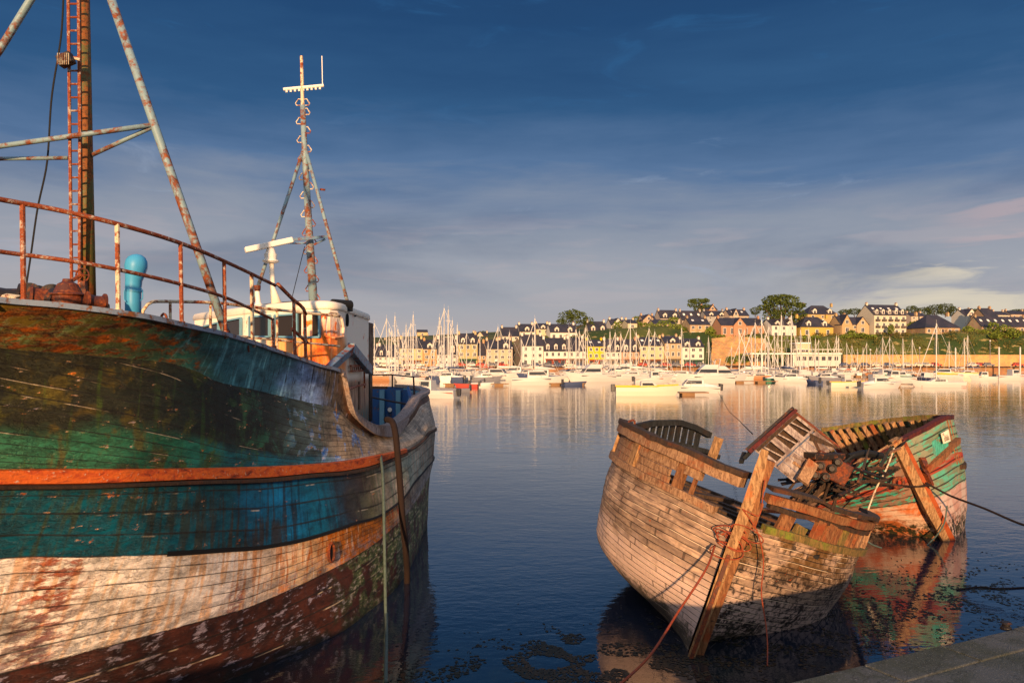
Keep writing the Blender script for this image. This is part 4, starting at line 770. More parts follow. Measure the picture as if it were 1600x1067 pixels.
# ribs of the far side seen from inside
random.seed(5)
for k in range(24):
    f_ = .30+.70*k/23; i = int(f_*69); top = gR[0][i]; low = gR[14][i]; inw = Vector((-.12,-.12,0)); mb = MB(); mb.beam(top+inw, low+inw, .11, .10, up=(0,1,0)); mb.build('rib', random.choice([M['wood_pale'], M['wood'], M['wood2'], M['wood_green']]), w2)
for r_ in (4, 9):
    mb = MB(); idx = list(range(22, 70, 4))
    for a, b_ in zip(idx[:-1], idx[1:]): mb.beam(gR[r_][a]+Vector((-.1,-.08,0)), gR[r_][b_]+Vector((-.1,-.08,0)), .03, .16, up=(0,0,1))
    mb.build('inner_strake', M['wood'], w2)
mb = MB(); idx = list(range(24, 70, 3)); 
for a, b_ in zip(idx[:-1], idx[1:]): mb.beam(gR[15][a]+Vector((-.3,-.3,0)), gR[15][b_]+Vector((-.3,-.3,0)), .4, .10)
mb.build('side_deck', M['wood_dark'], w2)
# sprung planks lying along the port side and over the open hold
for k in range(40):
    px = random.uniform(1235,1390); py = 705+(1390-px)*.30+random.uniform(-12,62); Y = 15.2+random.uniform(-.2,.9); an = R(random.uniform(-75,25)); L_ = random.uniform(20,60); dx, dy = math.cos(an)*L_/2, math.sin(an)*L_/2
    mb = MB(); mb.beam(P(px-dx, py-dy, Y+random.uniform(-.3,.3)), P(px+dx, py+dy, Y), random.uniform(.04,.09), random.uniform(.02,.06), up=(0.3,-.6,.8), taper=random.uniform(.25,.9)); mb.build('collapsed_timber', random.choice([M['wood_black'], M['wood_dark'], M['wood_dark'], M['wood_dark'], M['dark']]), w2)
for k in range(46):
    px = random.uniform(1255,1400); fr_ = random.random(); py = 700+ (1400-px)*.33 + fr_*52-8; Y = 15.75+fr_*-.15+random.uniform(0,.3)
    L_ = random.uniform(35,85); an = R(-30+random.uniform(-7,7)); dx, dy = math.cos(an)*L_/2, math.sin(an)*L_/2
    m_ = random.choice([M['wood_black'], M['wood_dark'], M['wood'], M['turq'], M['wood_dark'], M['turq'], M['wood']]) if fr_ > .35 else random.choice([M['wood_dark'], M['wood_black'], M['wood'], M['redrail']])
    mb = MB(); mb.beam(P(px-dx, py-dy, Y+.3), P(px+dx, py+dy, Y), random.uniform(.04,.10), .03, up=(0.3,-.6,.8), taper=random.uniform(.4,1)); mb.build('sprung_plank', m_, w2)
mb = MB(); g = []
for a, b_ in zip(CR[2:], [CL[0], CL[1], CL[2], CL[3], CL[4]]): g.append([a[2], b_[1]+Vector((0,.2,0))])
mb.grid(g); mb.build('hold_floor', M['wood_black'], w2)
mb = MB(); c = P(1404,754,15.85); mb.tube([c+Vector((.10*math.cos(k/14*6.283), 0, .10*math.sin(k/14*6.283))) for k in range(15)], .04, 8, False); mb.build('hawse_ring', M['iron'], w2)
# pale door panel and warning notice
sg = thing('warning_sign', tuple(P(1468,700,16.78)), 'small white notice with red header fixed on the turquoise bow planks', 'sign')
a, b_, c, d_ = P(1465,694,16.78), P(1475,690,16.98), P(1472,672,17.0), P(1461,678,16.8)
ux = (b_-a).normalized(); uz = (d_-a).normalized(); nn = ux.cross(uz).normalized(); nn = nn if nn.y < 0 else -nn
a, b_, c, d_ = (q+nn*.14 for q in (a, b_, c, d_))
mb = MB(); mb.hexa([a, b_, b_-nn*.02, a-nn*.02, d_, c, c-nn*.02, d_-nn*.02]); mb.build('board', mat('sign_cream', 'e8d8bc', .5), sg)
mb = MB(); q = lambda u_, v_: a+(b_-a)*u_+(d_-a)*v_+nn*.004; mb.quad(q(.05,.72), q(.95,.72), q(.95,.96), q(.05,.96)); mb.build('header', mat('sign_red', 'b0261c', .5), sg)
M['ink'] = mat('sign_ink', '5a4636', .6); M['signwhite'] = mat('sign_white', 'f0e4d0', .6)
def textobj(s_, org, u_, v_, size, m_, name, par):
    cu = bpy.data.curves.new(name, 'FONT'); cu.body = s_; cu.size = size; cu.align_x = 'CENTER'; cu.align_y = 'CENTER'; cu.extrude = .001
    o = bpy.data.objects.new(name, cu); sc.collection.objects.link(o); bpy.context.view_layer.update()
    me = bpy.data.meshes.new_from_object(o); bpy.data.objects.remove(o); me.materials.clear(); me.materials.append(m_)
    w_ = u_.cross(v_); Mx = Matrix((u_, v_, w_)).transposed().to_4x4(); Mx.translation = org-ORG[par.name]; me.transform(Mx)
    o = bpy.data.objects.new(name, me); sc.collection.objects.link(o); o.parent = par; return o
wv = (uz-ux*uz.dot(ux)).normalized(); wn = (b_-a).length
textobj('DANGER', q(.5,.84)+nn*.004, ux, wv, wn*.24, M['signwhite'], 'lettering', sg)
for k, s_ in enumerate(('ACCES', 'INTERDIT', 'AU PUBLIC')): textobj(s_, q(.5,.60-.18*k)+nn*.004, ux, wv, wn*.17, M['ink'], 'lettering', sg)
mb = MB(); pa = [P(1452,722,16.75), P(1476,706,17.0), P(1472,676,17.0), P(1450,690,16.75)]; pa = [x+nn*.10 for x in pa]; mb.hexa([pa[0], pa[1], pa[1]-nn*.03, pa[0]-nn*.03, pa[3], pa[2], pa[2]-nn*.03, pa[3]-nn*.03]); mb.build('bow_panel', M['turq'], w2)
# mooring line of the turquoise wreck
rope_obj('mooring_rope', [P(1446,754,16.1), P(1480,772,16), P(1540,795,15), P(1600,820,14), P(1680,850,12.5)], .022, M['rope_dark'], 'taut dark mooring rope running right from the turquoise wreck bow', 'rope')
rope_obj('mooring_rope', [P(1406,758,15.8), P(1440,760,15.9), P(1452,757,16.0)], .018, M['rope_dark'], 'short rope from the rusty ring to the orange stem of the turquoise wreck', 'rope')
rope_obj('hanging_rope', [P(1397,700,15.9), P(1386,730,15.6), P(1368,765,15.3), P(1356,797,15.0)], .018, M['rail2'], 'pale slack rope between turquoise wreck and the right end of the wooden wreck', 'rope')
rope_obj('hanging_rope', [P(1480,790,16.3), P(1474,820,16.2), P(1460,840,16.2), P(1448,852,16.1)], .016, M['rope'], 'grey rope end trailing into the water at the turquoise bow', 'rope')
rope_obj('hanging_rope', [P(1350,840,14), P(1362,850,13.9), P(1378,856,13.8)], .014, M['rope'], 'thin grey rope trailing from the wooden wreck into the water on its right', 'rope')
rope_obj('mooring_rope', [P(1122,612,70), P(1135,636,45), P(1158,660,26), P(1176,678,16)], .012, M['rope_dark'], 'thin line running from the tilted deckhouse out towards the moored motor boats', 'rope')
# ---------------------------------------------------------------- tilted deckhouse
M['dh'] = oldwood('flaking_white_boards', '7a6a68', 'b0a298', stain='4a322a', amt=1.0, scale=.7)
dh = thing('deckhouse', tuple(P(1240,720,15)), 'small flaking white deckhouse with empty windows, tipped over between the two wrecks', 'deckhouse')
Yd = 14.6
o = P(1181,702,Yd); uv_ = (P(1243,646,Yd+.25)-o); vv_ = (P(1243,752,Yd-.1)-o); dv_ = Vector((.37,.92,-.13))
ul, vl = uv_.length, vv_.length; U_ = uv_.normalized(); V_ = vv_.normalized(); D_ = dv_
def dp(u_, v_, d_=0): return o+U_*u_*ul+V_*v_*vl+D_*d_
def dboard(u0, v0, u1, v1, name='board', m_=None, d0=0, th=.03):
    mb = MB(); mb.hexa([dp(u0,v1,d0), dp(u1,v1,d0), dp(u1,v1,d0+th), dp(u0,v1,d0+th), dp(u0,v0,d0), dp(u1,v0,d0), dp(u1,v0,d0+th), dp(u0,v0,d0+th)]); return mb.build(name, m_ or M['dh'], dh)
for k in range(7): dboard(k/7+.004, .52+random.uniform(0,.03), (k+1)/7-.004, 1.0+random.uniform(-.02,.06), 'front_board')
dboard(0,0,1,.07,'head_board', M['wood_dark'], -.015); dboard(0,.46,1,.51,'sill_board', M['dh'], -.015)
for u_ in (0,.29,.34,.62,.68,.94): dboard(u_, .06, u_+.07, .47, 'window_post', M['dh'], -.006)
for (u0, u1) in ((0.02,.3),(.40,.63),(.74,.95)):
    dboard(u0, .07, u1, .46, 'window_pane', M['wood_dark'], .12, .01); um = (u0+u1)/2; mb = MB(); mb.beam(dp(um-.03, .07), dp(um+.05, .46+.04), .025, .02, up=D_); mb.build('broken_glazing_bar', M['dh'], dh)
for k in range(5): f_ = random.uniform(.05,.9); mb = MB(); mb.beam(dp(f_, random.uniform(.5,.7), -.03), dp(f_+random.uniform(-.2,.25), random.uniform(.95,1.2), -.06), .06, .02, up=D_, taper=.5); mb.build('loose_board', random.choice([M['dh'], M['wood_dark'], M['wood']]), dh)
def dquad(pts, name, m_, th=.03, nrm=None):
    n_ = (pts[1]-pts[0]).cross(pts[3]-pts[0]).normalized(); mb = MB(); mb.hexa([*[p for p in pts], *[p+n_*th for p in pts]]); return mb.build(name, m_, dh)
for k in range(5): dquad([dp(0,.0+.2*k), dp(0,.0+.2*k,1), dp(0,.19+.2*k,1), dp(0,.19+.2*k)], 'side_board', M['wood_dark'] if k in (1,) else M['dh'])
for k in range(5): dquad([dp(1,.0+.2*k), dp(1,.0+.2*k,1), dp(1,.19+.2*k,1), dp(1,.19+.2*k)], 'side_board', M['wood'])
dquad([dp(-.12,-.09,-.12), dp(1.06,-.09,-.12), dp(1.06,-.09,1.12), dp(-.12,-.09,1.12)], 'roof', M['dark'], .05); dquad([dp(-.12,0,-.12), dp(1.06,0,-.12), dp(1.06,-.07,-.12), dp(-.12,-.09,-.12)], 'fascia', M['redrail'], .03)
dquad([dp(1.0,.0,-.03), dp(1.04,.0,-.03), dp(1.04,1.1,-.03), dp(1.0,1.1,-.03)], 'corner_post', M['iron'], .05)
mb = MB(); mb.beam(P(1178,700,Yd-.1), P(1163,716,Yd), .12, .06); mb.beam(P(1163,708,14.9), P(1158,722,14.6), .08, .06); mb.build('broken_edge', M['wood_black'], dh)
# rusty engine block between the wrecks
en = thing('engine', tuple(P(1295,740,15)), 'rusty engine block with round ports lying beside the tilted deckhouse', 'engine')
mb = MB(); c = P(1290,728,14.9); Rm = Matrix.Rotation(R(28), 3, 'Y'); mb.box(c, (.72,.7,.42), Rm); mb.build('block', M['iron'], en, bevel=.03)
mb = MB(); mb.beam(P(1264,712,14.5), P(1312,712,14.7), .35, .12); mb.beam(P(1262,720,14.5), P(1272,745,14.5), .12, .10); mb.build('cover', M['dark'], en, bevel=.02)
for k, (px, py) in enumerate(((1282,728),(1300,732),(1290,745),(1274,742),(1309,722))):
    mb = MB(); mb.lathe(P(px,py,14.55), P(px,py,14.35), [(0,.09),(.5,.09),(.55,.06),(1,.05)], 12); mb.build('port', M['dark'], en)
mb = MB(); mb.beam(P(1253,752,14.2), P(1270,722,14.4), .22, .08, up=(0,-1,.2)); mb.build('mount_board', M['wood'], en)
mb = MB(); mb.tube(smoothline([P(1325,714,15.3), P(1350,708,15.5), P(1378,712,15.7)], 10), .07, 8); o2 = mb.build('tarpaulin', M['black'], None); tagd(o2, 'dark blue-black rolled tarpaulin lying across the planks right of the engine', 'tarpaulin')
# ---------------------------------------------------------------- water, quay, seaweed
def waterfn(t, b):
    p = t.pos(); d = t.n.new('ShaderNodeVectorMath'); d.operation = 'LENGTH'; t.put(d.inputs[0], p); dist = d.outputs['Value']
    n0 = t.noise(t.mapv(p, (.8,1.6,1), rot=(0,0,R(5))), .55, 3, .5, .2); n1 = t.noise(t.mapv(p, (1.0,1.8,1), rot=(0,0,R(8))), 1.5, 3, .5, .3); n2 = t.noise(t.mapv(p, (1,1.5,1), rot=(0,0,R(-14))), 5.0, 3, .55, .2); n3 = t.noise(p, .14, 3, .5)
    patch = t.step(n3, .35, .65); far = t.step(dist, 8, 45); near = t.step(dist, 60, 12)
    h = t.add(t.mul(n0, t.mul(far, t.add(.016, t.mul(patch, .026)))), t.add(t.mul(n1, t.add(.010, t.mul(far, t.mul(.013, t.step(dist, 150, 50))))), t.mul(n2, t.mul(near, t.add(.004, t.mul(patch, .006))))))
    amp = 1.0
    t.put(b.inputs['Normal'], t.bump(h, 1.0, .5))
    bed = t.noise(p, 1.3, 6, .65, .6); col = t.mix(t.step(bed, .42, .68), (.004,.008,.010,1), (.014,.020,.012,1)); col = t.mix(t.step(dist, 8.5, 12), col, (.009,.017,.036,1))
    t.put(b.inputs['Base Color'], col)
M['water'] = mat('harbour_water', None, .025, 0, waterfn); M['water'].node_tree.nodes['Principled BSDF'].inputs['IOR'].default_value = 1.85; M['water'].node_tree.nodes['Principled BSDF'].inputs['Specular IOR Level'].default_value = 1.0
mb = MB(); mb.quad((-1500,-60,0), (1500,-60,0), (1500,272,0), (-1500,272,0)); tagd(mb.build('water', M['water'], None), kind='structure')
def concfn(t, b):
    p = t.obj(); a = t.noise(p, 2.0, 6, .6); f = t.noise(p, 60, 4, .7); v = t.voro(p, 90)
    col = t.mix(t.step(a, .4, .62), lin('5a5a56'), lin('46483c')); col = t.mix(t.step(f, .55, .72), col, lin('8a8880')); col = t.mix(t.step(v, .18, .05), col, lin('23241e'))
    ck = t.noise(p, 1.1, 8, .7, 2.5); col = t.mix(t.mul(t.step(t.math('ABSOLUTE', t.add(ck, -.5)), .010, .002), .8), col, (.01,.01,.008,1)); ms = t.noise(p, .9, 6, .7, .4); col = t.mix(t.mul(t.step(ms, .52, .62), .6), col, lin('35391f'))
    t.put(b.inputs['Base Color'], col); t.put(b.inputs['Normal'], t.bump(t.add(f, t.mul(v, .7)), .9, .012))
M['conc'] = mat('quay_concrete', None, .9, 0, concfn)
qz = 1.4; e0, e1 = P(1225,1067,(H-1.4)*F/499), P(1600,975,(H-1.4)*F/407)
q0 = Vector((e0.x, e0.y, 0)); q1 = Vector((e1.x, e1.y, 0)); dq = (q1-q0).normalized(); A_, B_ = q0-dq*9, q1+dq*22; nq = Vector((dq.y, -dq.x, 0))
n_ = 160; mb = MB(); g = [[], [], [], []]
for k in range(n_):
    p = A_+(B_-A_)*k/(n_-1); j_ = mnoise.noise(Vector((k*.35,0,0)))*.018
    g[0].append(p+Vector((0,0,-1.5))); g[1].append(p+Vector((0,0,qz-.04+j_*.5))); g[2].append(p+nq*(.04+j_)+Vector((0,0,qz+j_*.4))); g[3].append(p+nq*30+Vector((0,0,qz+.1)))
mb.grid(g[::-1]); tagd(mb.build('quay', M['conc'], None, smooth=False), kind='structure')
random.seed(13); k = 0; cop = MB(); L_all = (B_-A_).length; pos_ = .0
while pos_ < L_all-1:
    ln = random.uniform(.7,1.3); a_ = A_+dq*pos_+nq*.05; b_ = A_+dq*(pos_+ln-.018)+nq*.05; zt = qz+.012+random.uniform(-.004,.004); o_ = nq*random.uniform(-.02,.012)
    cs = [a_+o_, b_+o_, b_+nq*.34, a_+nq*.34]; cop.hexa([Vector((q.x, q.y, qz-.25)) for q in cs]+[Vector((q.x+random.uniform(-.006,.006), q.y+random.uniform(-.006,.006), zt)) for q in cs]); pos_ += ln
tagd(cop.build('quay_edge', M['conc'], None, bevel=.012), kind='structure')
# unseen bank added behind the camera to shade the quay and lower hulls
M['land'] = paint('shade_bank_land', '5a5240', .95, .4, .1)
mb = MB(); g = []
for y, z in ((-40,1.4),(-52,10),(-66,13.9),(-80,14.2),(-300,15)): g.append([Vector((x, y+mnoise.noise(Vector((x*.02,0,0)))*4, z+(mnoise.noise(Vector((x*.05, y*.1, 2)))*1.6 if z > 5 else 0))) for x in np.linspace(-160,120,60)])
mb.grid(g); tagd(mb.build('bank', M['land'], None), kind='structure')
random.seed(21)
M['weed'] = mat('seaweed', (.010,.012,.006), .7); M['weed2'] = mat('seaweed_brown', (.035,.022,.008), .7)
def weed(zones, m_, cnt, name, label):
    mb = MB()
    for k in range(cnt):
        cx, cy, sx, sy = random.choice(zones); px, py = random.gauss(cx, sx), random.gauss(cy, sy)
        if py < 830 or py > 1085: continue
        Y = H*F/(py-HY); c = P(px, py, Y)
        if mnoise.noise(Vector((c.x*2.2, c.y*2.2, 0))) < -.02: continue
        r_ = random.uniform(.010,.045); an = random.uniform(0, math.pi); asp = random.uniform(.25,.7)
        pts = []
        for j in range(6):
            a = j/6*6.283; rr = r_*random.uniform(.6,1.2); x, y = rr*math.cos(a), rr*math.sin(a)*asp; pts.append((c.x+x*math.cos(an)-y*math.sin(an), c.y+x*math.sin(an)+y*math.cos(an), .004+random.uniform(0,.002)))
        mb.poly(pts)
    tagd(mb.build(name, m_, None), label, 'seaweed', kind='stuff')
weed([(840,1040,70,22),(780,1060,60,12),(880,1010,30,10),(1180,1000,120,30),(1450,930,70,30),(1540,925,45,22),(1000,1040,60,20)], M['weed'], 8000, 'seaweed', 'black floating seaweed fragments scattered over the near water')
weed([(860,1045,50,15),(1100,1030,100,20),(1400,960,80,30),(1000,1050,50,14),(1300,1000,70,30)], M['weed2'], 2600, 'seaweed', 'brown floating weed scraps among the black seaweed near the quay')
mb = MB(); c = P(1572,975,(H-1.4)*F/414); c.z = qz+.015; mb.lathe(c+Vector((0,0,-.02)), c+Vector((0,0,.05)), [(0,.05),(.3,.045),(.5,.032),(.75,.032),(.8,.05),(1,.04)], 14); mb.build('bollard', M['dark'], None); tagd(bpy.data.objects['bollard.001'] if 'bollard.001' in bpy.data.objects else bpy.data.objects['bollard'], 'small rusty iron mooring pin on the concrete quay edge', 'mooring pin')
rope_obj('floating_rope', [P(1495,922,H*F/(922-HY))+Vector((0,0,.01)), P(1530,918,H*F/(918-HY))+Vector((0,0,.01)), P(1560,920,H*F/(920-HY))+Vector((0,0,.01)), P(1640,915,H*F/(915-HY))+Vector((0,0,.01))], .014, M['rope_dark'], 'dark rope floating on the water right of the wrecks', 'rope')
# ---------------------------------------------------------------- land across the harbour
prof_px = [-900,550,700,800,870,950,1030,1110,1200,1300,1400,1500,1600,2600]
prof_py = [535,537,532,528,522,514,509,512,526,526,524,522,522,524]
def ztop(px): return H+(HY-np.interp(px, prof_px, prof_py))/F*335
def ground(x, y):
    px = 800+F*x/y
    if y < 300: return 2.7
    zt = ztop(px); right = np.interp(px, [1110,1200], [0,1])
    y1 = 340-right*18
    if y < y1:
        f = (y-300)/(y1-300); f = f*f*(3-2*f); return 2.7+(zt-2.7)*f
    return zt+(y-y1)*np.interp(px, [550,900,1100,1600], [.045,.07,.05,.035])*(1 if y < 500 else max(.2, 1-(y-500)/500))
def landfn(t, b):
    p = t.pos(); a = t.noise(p, .05, 5, .6); f = t.noise(p, .7, 5, .7); g = t.noise(t.mapv(p, (1,1,3)), .22, 4, .6)
    col = t.mix(t.step(a, .4, .6), lin('2c3e14'), lin('4e5420')); col = t.mix(t.step(f, .55, .75), col, lin('1e2a0e')); col = t.mix(t.mul(t.step(g, .58, .66), .8), col, lin('a08a58'))
    x, y, z = t.sep(p); col = t.mix(t.step(z, 3.4, 2.9), col, lin('8a7a66')); t.put(b.inputs['Base Color'], col); t.put(b.inputs['Normal'], t.bump(f, .8, .5))
M['hill'] = mat('grassy_hill', None, .95, 0, landfn)
xs_t = np.linspace(-.9, 1.0, 330); ys_t = np.r_[np.linspace(264,345,46), np.linspace(352,1400,40)]
mb = MB(); g = [[Vector((k*y, y, ground(k*y, y)+(mnoise.noise(Vector((k*y*.12, y*.12, 0)))*.8 if 305 < y < 345 and k > .25 else 0))) for k in xs_t] for y in ys_t]
mb.grid(g); tagd(mb.build('hill', M['hill'], None, smooth=True), kind='structure')
def stonefn(c1, c2, sc_=1.2, joint='5a4a3a'):
    def fn(t, b):
        p = t.pos(); a = t.noise(p, .25, 4, .6); v = t.voro(t.mapv(p, (1,1,1.6)), sc_, True); f = t.noise(p, 3, 4, .6)
        col = t.mix(t.step(a, .4, .6), lin(c1), lin(c2)); col = t.mix(.22, col, v, 'MULTIPLY'); col = t.mix(t.step(f, .6, .75), col, lin(joint)); t.put(b.inputs['Base Color'], col)
    return fn
M['quaywall'] = mat('quay_wall_stone', None, .9, 0, stonefn('8a6446', 'a07a56'))
M['tanwall'] = mat('tan_stone_wall', None, .9, 0, stonefn('b48a58', 'c79a64'))
def slab(name, a, b_, z0, z1, depth_, m, label=None, cat=None, kind=None, parent=None):
    a, b_ = Vector((a[0], a[1], 0)), Vector((b_[0], b_[1], 0)); d_ = (b_-a).normalized(); n_ = Vector((-d_.y, d_.x, 0))*depth_; n_ = n_ if n_.y > 0 else -n_
    mb = MB(); mb.hexa([Vector((*q.xy, z0)) for q in (a, b_, b_+n_, a+n_)]+[Vector((*q.xy, z1)) for q in (a, b_, b_+n_, a+n_)]); o = mb.build(name, m, parent)
    return tagd(o, label, cat, kind=kind)
slab('quay_wall', (-420,266), (300,266), -1, 2.74, 2, M['quaywall'], 'long low brown stone quay wall standing in the water behind the marina', 'quay wall')
M['road'] = paint('quay_road', '6f6458', .9, .2, .2)
slab('road', (-420,268.2), (300,268.2), 1, 2.75, 28, M['road'], kind='structure')
slab('retaining_wall', (P(1318,0,299).x,299), (P(1660,0,299).x,299), 1, 7.2, 1.2, M['tanwall'], 'tan stone retaining wall along the quay road below the green bank', 'wall')
# ---------------------------------------------------------------- houses
M['slate'] = mat('slate_roof', None, .55, 0, stonefn('2c2c34', '3a363c', 2.2, '4a3a38')); M['hwin'] = mat('house_window', (.05,.05,.06), .15); M['hframe'] = mat('white_frames', (.72,.70,.64), .6)
M['hstone'] = mat('granite', None, .9, 0, stonefn('9a8468', 'b49a78')); M['hgable'] = mat('slate_shade_gable', None, .8, 0, stonefn('4a4440', '5c524a'))  # dark slate tone of the gables also stands for shade on right-hand sides
WALLC = {}
def wallm(c):
    v_ = [int(c[i:i+2], 16) for i in (0,2,4)]; g_ = sum(v_)/3; k_ = .72 if c not in ('e8c71a',) else .92; c = ''.join('%02x' % int(max(0, min(255, (g_+(x-g_)*k_)*.88))) for x in v_)
    if c not in WALLC: WALLC[c] = paint('render_'+c, c, .85, .12, .15)
    return WALLC[c]
def house(pl, pr, yb, ye, yr, Y, color, label, fl=2, nw=3, dorm=0, dormc='e8dcc8', shop=None, gable=None, chim=(1,1), yaw=10, dep=9, hip=False, skyl=0, stone=False, cat='house', winc=None, name='house', roofc=None, shaded_side=True, balc=False):
    wd = (pr-pl)/F*Y; x0 = (pl-800)/F*Y; zb = H-(yb-HY)/F*Y; ze = H-(ye-HY)/F*Y; zr = H-(yr-HY)/F*Y; ya = R(yaw)
    root = thing(name, (x0, Y, zb), label, cat); root.rotation_euler = (0, 0, ya); wd = wd/math.cos(ya)
    he, hr = ze-zb, zr-zb; wm = M['hstone'] if stone else wallm(color)
    def B(mb, nm, m, par=root, **k): return mb.build(nm, m, par, local=True, **k)
    mb = MB(); mb.hexa([(0,0,-4),(wd,0,-4),(wd,dep,-4),(0,dep,-4),(0,0,he),(wd,0,he),(wd,dep,he),(0,dep,he)])
    if not hip:
        mb.poly([(0,0,he),(0,dep/2,hr),(0,dep,he)]); B(mb, 'wall', wm)
        if shaded_side:
            mb = MB(); mb.poly([(wd+.03,.0,-3),(wd+.03,dep,-3),(wd+.03,dep,he),(wd+.03,dep/2,hr),(wd+.03,0,he)]); B(mb, 'gable_wall', M['hgable'], solid=.02)  # right gable coloured dark to stand for its shaded side
        else:
            mb = MB(); mb.poly([(wd,0,he),(wd,dep,he),(wd,dep/2,hr)]); B(mb, 'gable_wall', wm)
        mb = MB(); o_ = .25; t_ = .22
        for s_ in (0, 1):
            y0_, y1_ = (-o_, dep/2) if s_ == 0 else (dep+o_, dep/2); z0_ = he-o_*(hr-he)/(dep/2)
            mb.hexa([(-.15,y0_,z0_),(wd+.15,y0_,z0_),(wd+.15,y1_,hr),(-.15,y1_,hr),(-.15,y0_,z0_+t_),(wd+.15,y0_,z0_+t_),(wd+.15,y1_,hr+t_),(-.15,y1_,hr+t_)])
        rf = B(mb, 'roof', roofc or M['slate'])
    else:
        B(mb, 'wall', wm); i_ = min(wd*.35, dep*.5); mb = MB(); o_ = .4
        c_ = [(-o_,-o_,he),(wd+o_,-o_,he),(wd+o_,dep+o_,he),(-o_,dep+o_,he)]; r1, r2 = (i_,dep/2,hr),(wd-i_,dep/2,hr)
        mb.poly([c_[0],c_[1],r2,r1]); mb.poly([c_[1],c_[2],r2]); mb.poly([c_[2],c_[3],r1,r2]); mb.poly([c_[3],c_[0],r1]); mb.poly(c_[::-1]); rf = B(mb, 'roof', M['slate'])
    for s_, on in zip((0, 1), chim):
        if on:
            mb = MB(); cx = .5 if s_ == 0 else wd-.5; mb.box((cx, dep/2, hr+.1), (.75, 1.2, 1.5)); ch = B(mb, 'chimney', wm)
            mb = MB(); mb.box((cx, dep/2-.3, hr+1.0), (.35,.35,.4)); mb.box((cx, dep/2+.3, hr+1.0), (.35,.35,.4)); o2 = mb.build('chimney_pot', M['quaywall'], None); o2.parent = ch
    def win(cx, cz, w_, h_, y_=-.04, par=root, fr=.10):
        mb = MB(); mb.box((cx, y_, cz), (w_+fr*2, .10, h_+fr*2)); f_ = B(mb, 'window', M['hframe'])
        f_.parent = par
        mb = MB(); mb.box((cx-w_*.26, y_-.06, cz), (w_*.46, .04, h_)); mb.box((cx+w_*.26, y_-.06, cz), (w_*.46, .04, h_)); g_ = mb.build('pane', M['hwin'], None); g_.parent = f_
        return f_
    fh = he/fl; up0 = 1 if shop else 0
    for f_ in range(up0, fl):
        for k in range(nw):
            cx = wd*(k+.5)/nw
            win(cx+random.uniform(-.15,.15), f_*fh+fh*.52, min(1.15, wd/nw*.42)*random.uniform(.85,1.1), fh*random.uniform(.42,.52))
            if balc: mb = MB(); mb.box((cx, -.4, f_*fh+fh*.2), (min(1.9, wd/nw*.8), .7, .9)); B(mb, 'balcony', M['hgable'])
    if not shop:
        mb = MB(); mb.box((wd*(.5+.5/nw if nw % 2 == 0 else .5)+.0, -.05, 1.05), (1.0,.12,2.1)); B(mb, 'door', random.choice([M['hgable'], M['quaywall'], M['hframe']]))
    if shop:
        mb = MB(); mb.box((wd/2, -.5, fh*.86), (wd*.9, 1.1, .35)); B(mb, 'awning', wallm(shop))
        mb = MB(); mb.box((wd*.5, -.05, fh*.40), (wd*.84, .12, fh*.72)); sf = B(mb, 'shopfront', wallm(shop))
        for k in range(3): mb = MB(); mb.box((wd*(.22+.28*k), -.14, fh*.40), (wd*.19, .06, fh*.55)); g_ = mb.build('pane', M['hwin'], None); g_.parent = sf
    for k in range(dorm):
        cx = wd*(k+.5)/dorm; dw, dh_ = min(1.9, wd/dorm*.4), (hr-he)*.46; mb = MB(); mb.hexa([(cx-dw/2,.3,he+.1),(cx+dw/2,.3,he+.1),(cx+dw/2,3,he+.1),(cx-dw/2,3,he+.1),(cx-dw/2,.3,he+dh_),(cx+dw/2,.3,he+dh_),(cx+dw/2,3,he+dh_),(cx-dw/2,3,he+dh_)])
        mb.poly([(cx-dw/2,.3,he+dh_),(cx+dw/2,.3,he+dh_),(cx,.3,he+dh_+dw*.4)]); d_ = B(mb, 'dormer', wallm(dormc))
        mb = MB(); mb.quad((cx-dw/2-.15,.1,he+dh_),(cx,.1,he+dh_+dw*.45),(cx,3.4,he+dh_+dw*.45),(cx-dw/2-.15,3.4,he+dh_)); mb.quad((cx,.1,he+dh_+dw*.45),(cx+dw/2+.15,.1,he+dh_),(cx+dw/2+.15,3.4,he+dh_),(cx,3.4,he+dh_+dw*.45)); o2 = mb.build('dormer_roof', M['slate'], None); o2.parent = d_
        mb = MB(); mb.box((cx,.26,he+dh_*.55),(dw*.5,.06,dh_*.55)); o2 = mb.build('pane', M['hwin'], None); o2.parent = d_
    for k in range(skyl):
        cx = wd*(k+.5)/skyl; f1, f2 = .45, .68; mb = MB(); q = lambda x_, f_: (x_, dep/2*f_, he+(hr-he)*f_+.28); mb.quad(q(cx-.5,f1), q(cx+.5,f1), q(cx+.5,f2), q(cx-.5,f2)); o2 = mb.build('skylight', M['hframe'], None); o2.parent = rf
    if gable:        # front cross gable at fraction centre, width fraction, apex photo row
        gc, gw, gy = gable; cx, hw = wd*gc, wd*gw/2; gz = H-(gy-HY)/F*Y-zb; ms = .6
        mb = MB(); mb.hexa([(cx-hw,-ms,-4),(cx+hw,-ms,-4),(cx+hw,2,-4),(cx-hw,2,-4),(cx-hw,-ms,he),(cx+hw,-ms,he),(cx+hw,2,he),(cx-hw,2,he)]); mb.poly([(cx-hw,-ms,he),(cx+hw,-ms,he),(cx,-ms,gz)]); B(mb, 'front_gable', wm)
        mb = MB(); mb.quad((cx-hw-.3,-ms-.2,he-.2),(cx,-ms-.2,gz+.1),(cx,dep/2,gz+.1),(cx-hw-.3,dep/2,he-.2)); mb.quad((cx,-ms-.2,gz+.1),(cx+hw+.3,-ms-.2,he-.2),(cx+hw+.3,dep/2,he-.2),(cx,dep/2,gz+.1)); B(mb, 'gable_roof', M['slate'], solid=.15)
        win(cx, he+(gz-he)*.25, 1.2, 1.3, -ms-.04); win(cx, he*.5, 1.4, 1.8, -ms-.04)
    return root
